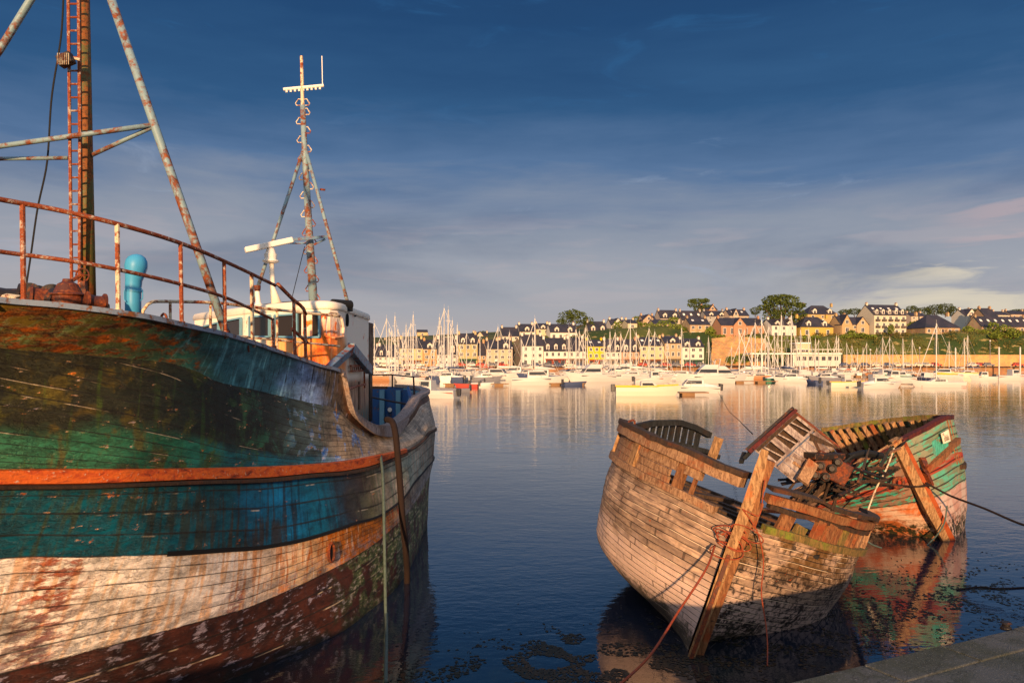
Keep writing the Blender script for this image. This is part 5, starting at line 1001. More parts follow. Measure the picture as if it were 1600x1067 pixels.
QY = 286
HS = [
 (560,590,571,557,540,286,'d8d0c4','white house half hidden behind the trawler wheelhouse, leftmost on the quay',2,3,0,{}),
 (590,624,571,557,539,286,'e2dacb','low white quay house with grey roof, second from the left of the row',2,4,3,{}),
 (624,660,571,544,528,286,'dcc27a','pale yellow tall house behind the dense masts at left',3,3,0,{'shop':'a8623a'}),
 (661,682,571,545,531,286,'d99a55','narrow orange house between the masts left of the white cruiser',3,2,1,{}),
 (683,715,571,553,527,286,'ddd6c8','white house with dark roof hidden behind the tallest mast cluster',2,3,2,{}),
 (716,746,571,537,521,285,'cdb070','ochre stone house with green shop awning on the quay',3,3,2,{'shop':'2c6a4a'}),
 (747,759,571,555,534,285,'d89858','tiny orange low house tucked between ochre and cream quay houses',2,2,0,{}),
 (760,780,571,545,531,285,'dcb890','pink-cream house with dark roof, left of the grey stone gable pair',3,2,0,{}),
 (780,801,571,545,530,285,'e0bd92','cream house with single dormer beside the grey slate gable',3,2,1,{}),
 (816,849,571,540,523,285,'e6dfd0','tall white plain-fronted quay house right of the dark gap',3,3,0,{}),
 (850,888,571,548,528,285,'e8e2d4','white quay house with three white dormers and red shopfront',2,4,3,{'shop':'b0452c'}),
 (888,916,571,548,527,285,'e4dccd','white quay house left of the vivid yellow house',2,3,0,{'shop':'8a5a3a'}),
 (918,946,571,541,531,285,'e8c71a','vivid yellow house with red shop on the quay',3,3,0,{'shop':'c24a20','skyl':2}),
 (946,972,571,549,530,285,'e2dccc','white house immediately right of the vivid yellow house',2,3,2,{'shop':'b8a48a'}),
 (972,1000,571,549,530,285,'d49a76','salmon pink house with white dormers on the quay',2,3,2,{'shop':'9a6a4a'}),
 (1000,1039,571,540,527,285,'e2c688','pale yellow house with brown shop and skylights',3,3,0,{'shop':'a0582c','skyl':3}),
 (1039,1065,571,536,525,285,'c9a878','tall beige stone quay house with three floors, one arched dormer',3,3,1,{'shop':'8a7454'}),
 (1066,1101,571,542,529,285,'e6ddc8','white house with green shopfront at the right end of the quay row',3,3,2,{'shop':'2f6a4c'}),
 (785,811,532,525,511,330,'d8cab0','long low house with dark roof on the second tier at left',1,3,0,{}),
 (812,836,532,518,506,335,'e2d6c0','white second-tier house above the tall white quay house',2,2,1,{}),
 (838,860,530,514,505,340,'e0cf9a','yellowish second-tier house under the round dark tree',2,2,1,{}),
 (860,902,534,519,506,330,'e8dfcf','broad white second-tier house with two pointed dormers',1,4,2,{}),
 (920,950,530,518,502,340,'e4dac8','white cottage with two dormers right of the round tree',1,3,2,{}),
 (955,978,520,508,498,360,'ddd2c2','small white gabled house above the salmon quay house',1,2,0,{'gable':(.45,.8,497)}),
 (981,996,524,505,499,340,'d8c69a','narrow cream tower-like house in the hillside greenery',2,1,0,{}),
 (1005,1026,512,500,492,365,'cba27a','tan gabled house left on the hilltop',1,2,0,{'gable':(.4,.9,491)}),
 (1032,1064,508,497,484,372,'c9b49a','hilltop house with two white dormers and tall chimneys',1,3,2,{}),
 (1022,1058,512,506,499,355,'b89a78','low stone cottage below the twin-dormer hilltop house',1,3,0,{}),
 (1066,1102,512,500,485,375,'bfae9a','dark roofed hilltop house left of the flat cypress',1,3,0,{'skyl':3}),
 (1078,1111,526,507,496,330,'c2a47c','square stone house with white windows above the green shopfront house',2,3,0,{'stone':True,'skyl':2}),
 (1104,1138,506,494,485,372,'a8a4a0','grey hilltop house with two arched dormers',2,3,2,{}),
 (1140,1172,505,493,483,368,'d0b090','hilltop house with twin skylights left of the big spreading tree',1,3,0,{'skyl':2,'gable':(.3,.3,482)}),
 (1100,1122,500,484,477,395,'cf9a6a','orange-tan hilltop villa topmost beside the flat cypress',1,2,0,{'gable':(.6,.5,476)}),
 (1127,1198,527,508,496,322,'cf8a5c','long orange-pink building with pointed centre gable',1,6,0,{'gable':(.42,.30,496)}),
 (1206,1247,527,508,498,322,'e6dccb','white house with red brick edges in front of the spreading tree',2,3,2,{}),
 (1262,1313,506,491,476,350,'d0aa5c','yellow upper villa with steep hipped roof',2,3,2,{'hip':True}),
 (1252,1306,528,511,494,322,'e0b43c','bright yellow house with grey hipped roof and two dormers',1,3,2,{'hip':True}),
 (1314,1332,524,507,492,322,'cfa468','tan gabled wing beside the yellow hipped house',2,1,0,{'gable':(.5,.95,491)}),
 (1330,1370,524,507,495,324,'cfa872','tan house with wide white windows left of the tall hotel',2,3,0,{'gable':(.45,.5,495)}),
 (1366,1421,523,492,475,322,'ddcfae','tall cream hotel with five arched dormers and balconies',3,5,5,{'balc':True,'skyl':4,'name':'hotel','cat':'hotel','dep':12}),
 (1446,1506,522,512,490,322,'c4ac84','stone house with very large dark pitched roof above the green bank',1,5,0,{'stone':True,'hip':True,'dep':13}),
 (1508,1528,506,493,483,370,'e2d8c4','white gabled house far up behind the large dark roof',1,2,0,{'gable':(.5,.9,482)}),
 (1526,1546,508,500,492,365,'ddd0ba','small white house with dark roof among shrubs on the right',1,2,0,{}),
 (1540,1562,512,495,481,350,'c09466','tan blocky house among trees near the right edge',2,2,0,{}),
 (1534,1625,519,510,494,326,'bfa078','very long low building with dark roof and skylights at right edge',1,7,0,{'skyl':7,'stone':True}),
 (1424,1450,500,494,488,420,'d4b69a','distant low orange-roofed house beyond the hotel',1,3,0,{}),
 (1560,1580,500,492,486,420,'d8c0a0','distant pale house on the right skyline',1,2,0,{}),
 (1580,1612,499,491,485,430,'c8a888','distant rust-roofed house at the far right skyline',1,3,0,{}),
 (652,668,534,519,515,520,'d8b878','pale square water-tower block on the left skyline',2,1,0,{'chim':(0,0),'cat':'tower block'}),
 (668,700,536,530,524,480,'b89878','low distant roof right of the pale skyline block',1,3,0,{}),
 (600,622,548,540,530,400,'cdb080','distant tan gabled house behind the left white quay houses',1,2,0,{'gable':(.4,.8,529)}),
 (622,650,545,538,529,410,'b8a488','distant dark roofed house behind the left masts',1,3,0,{}),
 (740,764,540,530,519,400,'d2c29a','cream gabled house peeping behind the ochre quay house',1,2,0,{'gable':(.4,.8,518)}),
]
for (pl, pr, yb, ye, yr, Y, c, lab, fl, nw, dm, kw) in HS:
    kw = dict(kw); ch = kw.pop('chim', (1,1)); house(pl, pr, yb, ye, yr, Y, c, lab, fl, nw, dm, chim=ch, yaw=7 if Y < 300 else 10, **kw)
# grey slate gable between the cream and white quay houses
gb = thing('gable_house', tuple(P(801,571,290)), 'grey slate-hung gable end in the shade between cream and tall white quay houses', 'house')
mb = MB(); x0, x1 = P(801,0,290).x, P(816,0,290).x; mb.hexa([(x0,290,1),(x1,290,1),(x1,301,1),(x0,301,1),(x0,290,10.6),(x1,290,10.6),(x1,301,10.6),(x0,301,10.6)]); mb.poly([(x0,290,10.6),(x1,290,10.6),((x0+x1)/2,290,13.4)]); mb.build('wall', M['hgable'], gb)
mb = MB(); xm = (x0+x1)/2; mb.quad((x0-.2,289.8,10.5),(xm,289.8,13.5),(xm,301,13.5),(x0-.2,301,10.5)); mb.quad((xm,289.8,13.5),(x1+.2,289.8,10.5),(x1+.2,301,10.5),(xm,301,13.5)); mb.build('roof', M['slate'], gb, solid=.15)
# yacht club and small block on the right quay
yc = thing('yacht_club', tuple(P(1182,571,288)), 'long white flat-roofed harbour building with roof railing behind the right-hand masts', 'harbour building')
def bb(par, name, m, pl, pr, y0, y1, Y, dep): a, b_ = P(pl,y1,Y), P(pr,y0,Y); mb = MB(); mb.hexa([(a.x,Y,a.z),(b_.x,Y,a.z),(b_.x,Y+dep,a.z),(a.x,Y+dep,a.z),(a.x,Y,b_.z),(b_.x,Y,b_.z),(b_.x,Y+dep,b_.z),(a.x,Y+dep,b_.z)]); return mb.build(name, m, par)
bb(yc, 'wall', wallm('e2d8c8'), 1240, 1314, 554, 572, 288, 8); bb(yc, 'canopy', M['hframe'], 1172, 1316, 551.5, 553.5, 287, 9)
for px in range(1175, 1240, 8): bb(yc, 'column', M['hframe'], px, px+1.0, 553.5, 572, 287.5, .3)
for k in range(7): bb(yc, 'window', M['hwin'], 1244+k*10, 1250+k*10, 557, 563, 287.9, .1)
for px in range(1240, 1316, 9): bb(yc, 'railing_post', M['hframe'], px, px+.5, 546, 551.5, 287.2, .1)
bb(yc, 'rail', M['hframe'], 1240, 1316, 545.6, 546.4, 287.1, .15)
kb = thing('kiosk', tuple(P(1245,552,296)), 'cream two-storey kiosk block rising behind the white harbour building', 'kiosk'); bb(kb, 'wall', wallm('d8c08a'), 1245, 1266, 537, 566, 296, 6); bb(kb, 'window', M['hwin'], 1247, 1264, 546, 550, 295.9, .1); bb(kb, 'roof', M['hframe'], 1244, 1267, 535, 537, 295.6, 7)
# cliff of tan rock below the orange building
def cliff():
    mb = MB(); g = []
    for i in range(24):
        row = []
        for j in range(50):
            px = 1112+j/49*85; f = i/23; Y = 300+f*16+(1-f)*0; y = 571+(525+abs(j/49-.45)*8-571)*f; p = P(px, y, Y); n_ = mnoise.noise(Vector((p.x*.35, p.z*.35, 1)))*1.3+mnoise.noise(Vector((p.x*1.1, p.z*1.1, 4)))*.5; row.append(p+Vector((0, n_, 0)))
        g.append(row)
    mb.grid(g[::-1]); return mb
tagd(cliff().build('cliff', M['tanwall'], None), kind='structure')
# ---------------------------------------------------------------- vegetation
def leafm(name, a, b_):
    def fn(t, b):
        p = t.pos(); n_ = t.noise(p, .9, 4, .6); i = t.n.new('ShaderNodeNewGeometry').outputs['Random Per Island']
        t.put(b.inputs['Base Color'], t.mix(t.mul(t.add(n_, i), .5), lin(a), lin(b_)))
    return mat(name, None, .8, 0, fn)
M['leaf_pine'] = leafm('pine_foliage', '1e2e12', '55621f'); M['leaf_bush'] = leafm('bush_foliage', '2e4416', '7d8a2c'); M['leaf_scrub'] = leafm('scrub_foliage', '2c3a14', '7a6a2c'); M['leaf_far'] = leafm('far_foliage', '1e2c16', '4a5526'); M['bark'] = paint('bark', '4a3626', .9, .4, 1)
def leaves(mb, c, rad, n, size, seed=0):
    rnd = random.Random(seed); c = Vector(c)
    for k in range(n):
        while True:
            v = Vector((rnd.uniform(-1,1), rnd.uniform(-1,1), rnd.uniform(-1,1)))
            if .25 < v.length < 1: break
        v = v*(v.length**-.45) ; w_ = 1+.28*mnoise.noise(v*2.2+Vector((seed,0,0))); p = c+Vector((v.x*rad[0], v.y*rad[1], v.z*rad[2]))*w_
        s_ = size*rnd.uniform(.5,1.3); a = Vector((rnd.gauss(0,1), rnd.gauss(0,1), rnd.gauss(0,.6))).normalized(); b_ = a.cross(Vector((rnd.gauss(0,1), rnd.gauss(0,1), rnd.gauss(0,1)))).normalized()
        i = len(mb.v); mb.v += [tuple(p-a*s_), tuple(p+b_*s_*.55), tuple(p+a*s_), tuple(p-b_*s_*.55)]; mb.f.append((i,i+1,i+2,i+3)); mb.fm.append(0)
def tree(px, yb, Y, blobs, label, m_, leaf=.55, dens=1.0, trunk=.5, forks=4, name='tree', cat='tree', group=None):
    base = P(px, yb, Y); root = thing(name, tuple(base), label, cat, group); mb = MB()
    rad_all = []
    for k, (bx, by, rx, ry) in enumerate(blobs):
        c = P(bx, by, Y); r_ = (rx/F*Y, rx/F*Y*.8, ry/F*Y); leaves(mb, c, r_, int(dens*14*r_[0]*(r_[2]+r_[0]*.3)/leaf**2*.35)+60, leaf, k+int(px)); rad_all.append(c)
    mb.build('crown', m_, root)
    mb = MB(); 
    for c in rad_all[:max(forks,1)]: mid = base.lerp(c, .45)+Vector(((base.x-c.x)*.2, 0, 0)); mb.tube([base+Vector((0,0,-2)), mid, c], [trunk, trunk*.6, trunk*.15], 8)
    mb.build('trunk', M['bark'], root); return root
tree(895, 522, 345, [(885,496,13,11),(905,497,14,11),(896,491,14,8),(918,503,10,9),(876,503,6,6),(925,508,8,5)], 'broad dark round-headed pine above the white second-tier houses', M['leaf_pine'])
tree(1091, 500, 385, [(1091,471,13,4.5),(1084,476,10,5),(1100,470,9,4),(1092,482,9,6),(1081,470,7,2.5),(1103,478,6,3)], 'small flat-topped cypress on the hilltop skyline', M['leaf_pine'], .5)
tree(1222, 527, 332, [(1215,478,22,14),(1230,470,20,9),(1240,482,16,10),(1205,470,15,8),(1219,464,18,4),(1222,500,22,16),(1248,492,12,8),(1193,480,10,5),(1251,477,9,4),(1206,497,14,16),(1245,508,12,8)], 'huge spreading cedar towering over the white house', M['leaf_pine'], .6, 1.0, .9, 8)
random.seed(9)
def bush(px, py, rx, ry, Y, label, group=None, m_='leaf_bush', nm='bush'):
    base = P(px, py+ry, Y); root = thing(nm, tuple(base), label, 'bush' if nm == 'bush' else 'tree', group); mb = MB(); c = P(px, py, Y); r_ = (rx/F*Y, rx/F*Y*.8, ry/F*Y)
    leaves(mb, c, r_, int(18*r_[0]*(r_[2]+1)/.5)+80, .45, int(px)); mb.build('crown', M[m_], root); mb = MB(); mb.tube([base+Vector((0,0,-1.5)), c], [.25,.1], 6); mb.build('trunk', M['bark'], root)
gB = 'garden shrubs among the hillside houses'
for k, (px, py, rx, ry, Y) in enumerate([(968,511,12,9,350),(985,516,9,8,342),(1003,511,12,8,345),(1020,514,13,9,340),(1038,509,12,9,340),(1056,514,13,8,336),(1071,518,9,7,333),(975,525,14,6,335),(1000,527,12,5,333),(925,526,10,6,335),(940,528,12,5,333),(1110,519,8,9,330),(1118,522,8,7,328),(905,528,8,5,335),(1052,500,8,5,360),(995,500,8,6,372),(1125,527,10,4,322),(1312,516,8,9,330),(1322,526,10,4,318),(1330,520,6,5,318),(1345,524,10,4,317),(1362,526,8,3,317),(1392,514,5,7,318),(1430,510,12,9,340),(1445,515,8,7,335),(1513,516,9,7,325),(1524,520,9,6,322),(1536,520,8,6,320),(1552,512,9,9,322),(1568,517,12,10,318),(1584,520,12,8,316),(1556,524,10,5,314),(1275,527,8,3,316),(1258,527,7,3,316),(1232,529,9,3,316),(1205,529,8,3,318),(1180,529,9,3,317),(1155,529,8,3,318),(1190,555,10,8,303),(1160,560,12,8,302),(1143,563,10,6,302)]):
    near = 'hill left of the square stone house' if px < 1125 else 'terrace near the yellow and tan houses' if px < 1420 else 'top of the green bank at right'
    near = 'foot of the tan cliff' if py > 550 else near
    nth = ['first','second','third','fourth','fifth','sixth','seventh','eighth','ninth','tenth','eleventh','twelfth','thirteenth','fourteenth','fifteenth','sixteenth','seventeenth','eighteenth','nineteenth','twentieth']
    bush.cnt = getattr(bush, 'cnt', {}); bush.cnt.setdefault(near, []).append(px)
    bush(px, py, rx, ry, Y, f'green shrub on the {near}, {nth[len(bush.cnt[near])-1]} of those there', gB)
for k, (px, py, rx, ry) in enumerate([(1425,486,12,8),(1443,488,14,8),(1460,484,14,8),(1477,483,14,9),(1490,487,10,8),(1320,488,10,5),(1335,487,12,5),(1350,488,10,5),(1518,487,14,4),(1535,486,12,4),(1590,488,14,5),(1610,488,14,5),(560,531,12,4),(575,530,14,4),(592,531,12,4),(612,530,12,4),(632,530,12,4),(690,531,12,4),(708,528,12,5),(728,528,10,4),(755,522,10,5),(1180,486,8,6)]):
    where = 'behind the hotel' if 1300 < px < 1500 else 'on the far right skyline' if px >= 1500 else 'on the low left skyline' if px < 800 else 'by the skyline houses'
    bush.cnt.setdefault(where, []).append(px); bush(px, py, rx, ry, 470, f'distant dark tree {where}, {nth[len(bush.cnt[where])-1]} one of that line', 'distant trees along the skyline', 'leaf_far', 'tree')
random.seed(31); mb = MB()
for k in range(900):
    px = random.uniform(1120,1620); f = random.random(); Y = 302+f*26; x = (px-800)/F*Y
    if mnoise.noise(Vector((x*.06, Y*.1, 3))) < -.05: continue
    leaves(mb, (x, Y, ground(x, Y)+.3), (random.uniform(.8,2.4), 1.0, random.uniform(.4,1.3)), random.randint(14,34), .32, k)
tagd(mb.build('scrub', M['leaf_scrub'], None), 'mixed green and brown scrub covering the bank below the hotel and villas', 'scrub', kind='stuff')
# ---------------------------------------------------------------- boats
M['gel'] = mat('gelcoat', (.50,.48,.45), .3); M['gel2'] = mat('gelcoat_cream', (.60,.54,.42), .35); M['bglass'] = mat('boat_glass', (.03,.035,.04), .12); M['alloy'] = mat('mast_alloy', (.52,.50,.46), .4); M['motor'] = mat('outboard_black', (.03,.03,.035), .4)
BC = {'blue': mat('cover_blue', (.05,.07,.14), .8), 'white': mat('cover_white', (.7,.66,.6), .8), 'red': mat('cover_red', (.45,.06,.04), .8), 'yellow': mat('cover_yellow', (.80,.42,.04), .8), 'grey': mat('cover_grey', (.18,.18,.2), .8), 'wood': mat('varnish', (.35,.16,.07), .5), 'navy': mat('hull_navy', (.02,.03,.07), .4), 'green': mat('cover_green', (.05,.2,.12), .8)}
def bhull(L, B_, Fb, transom=.7, n=18, sheer=.25, rake=.12):
    mb = MB(); g = []
    prof_ = [(0,-.35),(.55,-.30),(.86,.0),(.97,.5),(1,1.0)]
    for k in range(n):
        f = k/(n-1); x = -L/2+L*f; bw = B_/2*(transom+(1-transom)*math.sin(min(1, f/.45)*math.pi/2)) if f < .45 else B_/2*(1-((f-.45)/.55)**2.3); bw = max(bw, .02)
        top = Fb+sheer*Fb*max(0, (f-.35)/.65)**1.5; row = []
        for s_ in (-1, 1):
            q = [(x+(rake*L*(zz if zz > 0 else 0)*(f**6)), s_*bw*pb*(1-.25*f*(1-pb)), zz*top if zz > 0 else zz*.6*(1-.5*f)) for pb, zz in prof_]; row += q[::-1] if s_ < 0 else q
        g.append([Vector(p) for p in row])
    mb.grid(g); mb.poly(g[0][::-1]); i = len(mb.v)
    mb.grid([[r[0] for r in g], [(r[0]+r[-1])/2+Vector((0,0,.04)) for r in g], [r[-1] for r in g]]); return mb
def cabin(L0, L1, B0, B1, z0, z1, slope0, slope1):
    mb = MB(); mb.hexa([(L0,-B0/2,z0),(L1,-B1/2,z0),(L1,B1/2,z0),(L0,B0/2,z0),(L0+slope0,-B0*.42,z1),(L1-slope1,-B1*.40,z1),(L1-slope1,B1*.40,z1),(L0+slope0,B0*.42,z1)]); return mb
def lb(mb, name, m, par, **k): return mb.build(name, m, par, local=True, **k)
PROTO = {}
def copy_tree(o, parent=None):
    c = o.copy(); sc.collection.objects.link(c); c.parent = parent
    for ch in list(o.children): copy_tree(ch, c)
    return c
def boat(kind, loc, rz, s, label, cat, group=None, mastk=1.0):
    if kind not in PROTO: PROTO[kind] = make_boat(kind); o = PROTO[kind]
    else: o = copy_tree(PROTO[kind])
    o.location = loc; o.rotation_euler = (random.uniform(-.012,.012), 0, rz); o.scale = (s, s, s); o['label'] = label; o['category'] = cat
    if group: o['group'] = group
    if mastk != 1.0:
        for ch in o.children:
            if ch.name.split('.')[0] in ('mast',): ch.scale = (1,1,mastk)
            if ch.name.split('.')[0] in ('rigging',): ch.scale = (1,1,mastk)
    return o
def make_boat(kind):
    hullv = None
    if ':' in kind: kind, hullv = kind.split(':')
    nm = 'sailing_boat' if kind.startswith('sail') else {'cruiser':'cabin_cruiser','fly':'cabin_cruiser','dinghy':'dinghy','open':'motor_boat'}.get(kind, 'motor_boat')
    o = bpy.data.objects.new(nm, None); sc.collection.objects.link(o); ORG[o.name] = Vector((0,0,0))
    if kind.startswith('sail'):
        cov = kind.split('_')[1]; hullm = {'blue':M['gel'],'white':M['gel'],'grey':M['gel2'],'red':M['gel'],'yellow':M['gel'],'wood':BC['wood'],'navy':BC['blue']}[cov]
        h_ = lb(bhull(9, 2.9, 1.0, .72), 'hull', hullm, o, smooth=False)
        mb = MB(); mb.hexa([(-4.4,-1.12,.12),(3.6,-.55,.12),(3.6,.55,.12),(-4.4,1.12,.12),(-4.4,-1.15,.2),(3.6,-.57,.2),(3.6,.57,.2),(-4.4,1.15,.2)]); lb(mb, 'waterline_stripe', BC['blue'] if cov in ('blue','white') else BC['red'], o)
        lb(cabin(-1.2,2.2,1.9,1.3,.95,1.5,.2,.9), 'cabin', M['gel'], o, bevel=.04)
        for s_ in (-1, 1): mb = MB(); mb.hexa([(-.7,s_*.86,1.12),(1.2,s_*.70,1.12),(1.2,s_*.74,1.12),(-.7,s_*.91,1.12),(-.7,s_*.84,1.38),(1.0,s_*.68,1.36),(1.0,s_*.74,1.36),(-.7,s_*.90,1.38)]); lb(mb, 'window', M['bglass'], o)
        mb = MB(); mb.tube([(.6,0,1.0),(.6,0,12.0)], [.13,.10], 7); mb.beam((.6,-.75,7.4),(.6,.75,7.4),.06,.05); mb.beam((.6,-.5,10.2),(.6,.5,10.2),.05,.04); mb.tube([(.6,0,12),(.6,0,12.7)], .02, 4); lb(mb, 'mast', M['alloy'], o)
        mb = MB(); mb.tube([(.6,0,2.3),(-3.6,0,2.2)], .06, 6); lb(mb, 'boom', M['alloy'], o)
        mb = MB(); mb.tube([(.5,0,2.55),(-1,0,2.5),(-3.4,0,2.38)], [.22,.19,.10], 8); lb(mb, 'sail_cover', BC.get(cov, BC['blue']) if cov not in ('wood','navy') else BC['white'], o, smooth=True)
        mb = MB(); mb.tube([(4.4,0,1.3),(.62,0,11.6)], .07, 5); lb(mb, 'rigging', M['alloy'], o)
        mb = MB(); mb.tube([(-4.4,0,1.1),(.6,0,12)], .022, 3); lb(mb, 'rigging', M['alloy'], o)
        for s_ in (-1, 1): mb = MB(); mb.tube([(.5,s_*1.3,1.0),(.6,s_*.75,7.4),(.6,0,11.9)], .022, 3); lb(mb, 'rigging', M['alloy'], o)
        for s_ in (-1, 1):
            mb = MB(); mb.tube([(-4.3,s_*1.0,1.7),(-1,s_*1.4,1.7),(2,s_*1.05,1.75),(4.3,s_*.15,1.9)], .02, 4)
            for x in (-4.3,-2.2,0,2,3.6): mb.tube([(x,s_*min(1.35,max(.2,(4.6-x)*.4)),1.0),(x,s_*min(1.35,max(.2,(4.6-x)*.4)),1.72)], .016, 4)
            lb(mb, 'guard_rail', M['alloy'], o)
    elif kind in ('motor', 'motor2', 'cruiser', 'fly'):
        L_ = {'motor':6.2,'motor2':6.6,'cruiser':8.5,'fly':10}[kind]; B_ = L_*.36; Fb = {'motor':.85,'motor2':.95,'cruiser':1.25,'fly':1.5}[kind]
        lb(bhull(L_, B_, Fb, .85, sheer=.35), 'hull', BC[hullv] if hullv else M['gel'], o)
        mb = MB(); mb.hexa([(-L_*.49,-B_*.44,Fb*.62),(L_*.30,-B_*.40,Fb*.78),(L_*.30,B_*.40,Fb*.78),(-L_*.49,B_*.44,Fb*.62),(-L_*.49,-B_*.49,Fb*.74),(L_*.30,-B_*.45,Fb*.9),(L_*.30,B_*.45,Fb*.9),(-L_*.49,B_*.49,Fb*.74)]); lb(mb, 'stripe', {'motor':BC['grey'],'motor2':BC['red'],'cruiser':BC['blue'],'fly':BC['grey']}[kind], o)
        x0, x1 = (-.18*L_, .28*L_) if kind != 'motor2' else (-.05*L_, .22*L_); z0, z1 = Fb*.95, Fb*.95+({'motor':.95,'motor2':1.25,'cruiser':1.3,'fly':1.5}[kind])
        cb = lb(cabin(x0, x1, B_*.72, B_*.6, z0, z1, .05, L_*.13 if kind != 'motor2' else .3), 'cabin', M['gel'], o, bevel=.05)
        zc0, zc1 = z0+(z1-z0)*.42, z0+(z1-z0)*.86
        mb = MB(); f0, f1 = .42, .86; xs = L_*.13 if kind != 'motor2' else .3
        for s_ in (-1, 1):
            yq = lambda f, B__, k=.5: s_*(B__*(.5-(.5-.41)*f)+.02)
            mb = MB(); mb.hexa([(x0+.3,yq(f0,B_*.72),zc0),(x1-xs*f0-.15,yq(f0,B_*.62),zc0),(x1-xs*f0-.15,yq(f0,B_*.62)-s_*.04,zc0),(x0+.3,yq(f0,B_*.72)-s_*.04,zc0),(x0+.3,yq(f1,B_*.72),zc1),(x1-xs*f1-.1,yq(f1,B_*.62),zc1),(x1-xs*f1-.1,yq(f1,B_*.62)-s_*.04,zc1),(x0+.3,yq(f1,B_*.72)-s_*.04,zc1)]); lb(mb, 'side_window', M['bglass'], o)
        mb = MB(); w_ = B_*.26; mb.hexa([(x1-xs*f0+.02,-w_,zc0),(x1-xs*f0+.06,-w_,zc0),(x1-xs*f0+.06,w_,zc0),(x1-xs*f0+.02,w_,zc0),(x1-xs*f1+.02,-w_*.9,zc1),(x1-xs*f1+.06,-w_*.9,zc1),(x1-xs*f1+.06,w_*.9,zc1),(x1-xs*f1+.02,w_*.9,zc1)]); lb(mb, 'windscreen', M['bglass'], o)
        mb = MB(); mb.tube([(L_*.5,0,Fb*1.3+.5),(L_*.25,B_*.42,Fb+.65),(0,B_*.47,Fb+.5)], .025, 4); mb.tube([(L_*.5,0,Fb*1.3+.5),(L_*.25,-B_*.42,Fb+.65),(0,-B_*.47,Fb+.5)], .025, 4)
        for x in (.1, .25, .4): mb.tube([(L_*x,B_*.43*(1-max(0,x-.25)*2.2),Fb),(L_*x,B_*.43*(1-max(0,x-.25)*2.2),Fb+.62)], .02, 4); mb.tube([(L_*x,-B_*.43*(1-max(0,x-.25)*2.2),Fb),(L_*x,-B_*.43*(1-max(0,x-.25)*2.2),Fb+.62)], .02, 4)
        lb(mb, 'bow_rail', M['alloy'], o)
        if kind in ('motor','motor2'): mb = MB(); mb.hexa([(-L_*.5-.5,-.2,.3),(-L_*.5-.1,-.2,.3),(-L_*.5-.1,.2,.3),(-L_*.5-.5,.2,.3),(-L_*.5-.55,-.25,1.15),(-L_*.5,-.25,1.25),(-L_*.5,.25,1.25),(-L_*.5-.55,.25,1.15)]); lb(mb, 'outboard_motor', M['motor'], o, bevel=.06)
        if kind == 'fly':
            lb(cabin(x0-.3, x1-L_*.13, B_*.6, B_*.5, z1, z1+.7, .05, .9), 'flybridge', M['gel'], o, bevel=.05); mb = MB(); mb.beam((x0,-B_*.35,z1),(x0-.3,-B_*.35,z1+1.7),.3,.1); mb.beam((x0,B_*.35,z1),(x0-.3,B_*.35,z1+1.7),.3,.1); mb.beam((x0-.3,-B_*.35,z1+1.7),(x0-.3,B_*.35,z1+1.7),.3,.1); lb(mb, 'radar_arch', M['gel'], o)
        if kind == 'motor2': mb = MB(); mb.tube([(x0+.3,0,z1),(x0+.3,0,z1+1.6)], .03, 5); lb(mb, 'mast', M['alloy'], o)
        if kind == 'motor': mb = MB(); mb.hexa([(-L_*.47,-B_*.4,Fb*.9),(x0,-B_*.4,Fb*.95),(x0,B_*.4,Fb*.95),(-L_*.47,B_*.4,Fb*.9),(-L_*.45,-B_*.2,Fb*1.15),(x0,-B_*.2,Fb*1.5),(x0,B_*.2,Fb*1.5),(-L_*.45,B_*.2,Fb*1.15)]); lb(mb, 'canopy_cover', BC['white'], o, bevel=.05)
    elif kind == 'open':
        lb(bhull(7.0, 2.3, 1.05, .8, sheer=.15), 'hull', M['gel2'], o); mb = MB()
        g = bhull(7.06, 2.42, 1.12, .8, sheer=.15); mb = MB()
        for s_ in (-1, 1): mb.tube([(-3.5,s_*.95,1.1),(-1,s_*1.17,1.1),(1.2,s_*1.0,1.14),(2.9,s_*.45,1.22),(3.9,0,1.3)], .09, 6)
        lb(mb, 'gunwale', BC['yellow'], o); lb(cabin(-.6,1.6,1.5,1.2,1.0,1.7,.1,.8), 'cuddy', M['gel'], o, bevel=.04)
        mb = MB(); mb.hexa([(-.4,-.8,1.25),(1.0,-.68,1.25),(1.0,.68,1.25),(-.4,.8,1.25),(-.4,-.74,1.52),(.8,-.62,1.52),(.8,.62,1.52),(-.4,.74,1.52)]); lb(mb, 'window', M['bglass'], o)
        mb = MB(); mb.box((-3.8,0,.9),(.5,.4,.9)); lb(mb, 'outboard_motor', M['motor'], o, bevel=.05)
    elif kind.startswith('dinghy'):
        c = kind.split('_')[1]; lb(bhull(3.6, 1.5, .5, .8, sheer=.2), 'hull', BC[c], o); mb = MB(); mb.box((-.6,0,.5),(.25,1.3,.06)); mb.box((.5,0,.5),(.25,1.2,.06)); lb(mb, 'bench', BC['wood'], o); mb = MB(); mb.box((-2.0,0,.6),(.35,.3,.8)); lb(mb, 'outboard_motor', M['motor'], o, bevel=.04)
    return o
random.seed(77)
LM = [(-100,600,'the left white quay houses'),(600,640,'the yellow house at left'),(640,670,'the narrow orange house'),(670,720,'the densest mast cluster'),(720,760,'the ochre house'),(760,816,'the grey slate gable'),(816,850,'the tall white house'),(850,918,'the three-dormer house'),(918,946,'the vivid yellow house'),(946,1000,'the salmon house'),(1000,1040,'the pale yellow house'),(1040,1066,'the tall beige house'),(1066,1115,'the green shopfront house'),(1115,1180,'the tan cliff'),(1180,1250,'the harbour canopy'),(1250,1320,'the bright yellow villa'),(1320,1365,'the tan gabled houses'),(1365,1425,'the tall hotel'),(1425,1510,'the great dark roof'),(1510,1700,'the long right-hand building')]
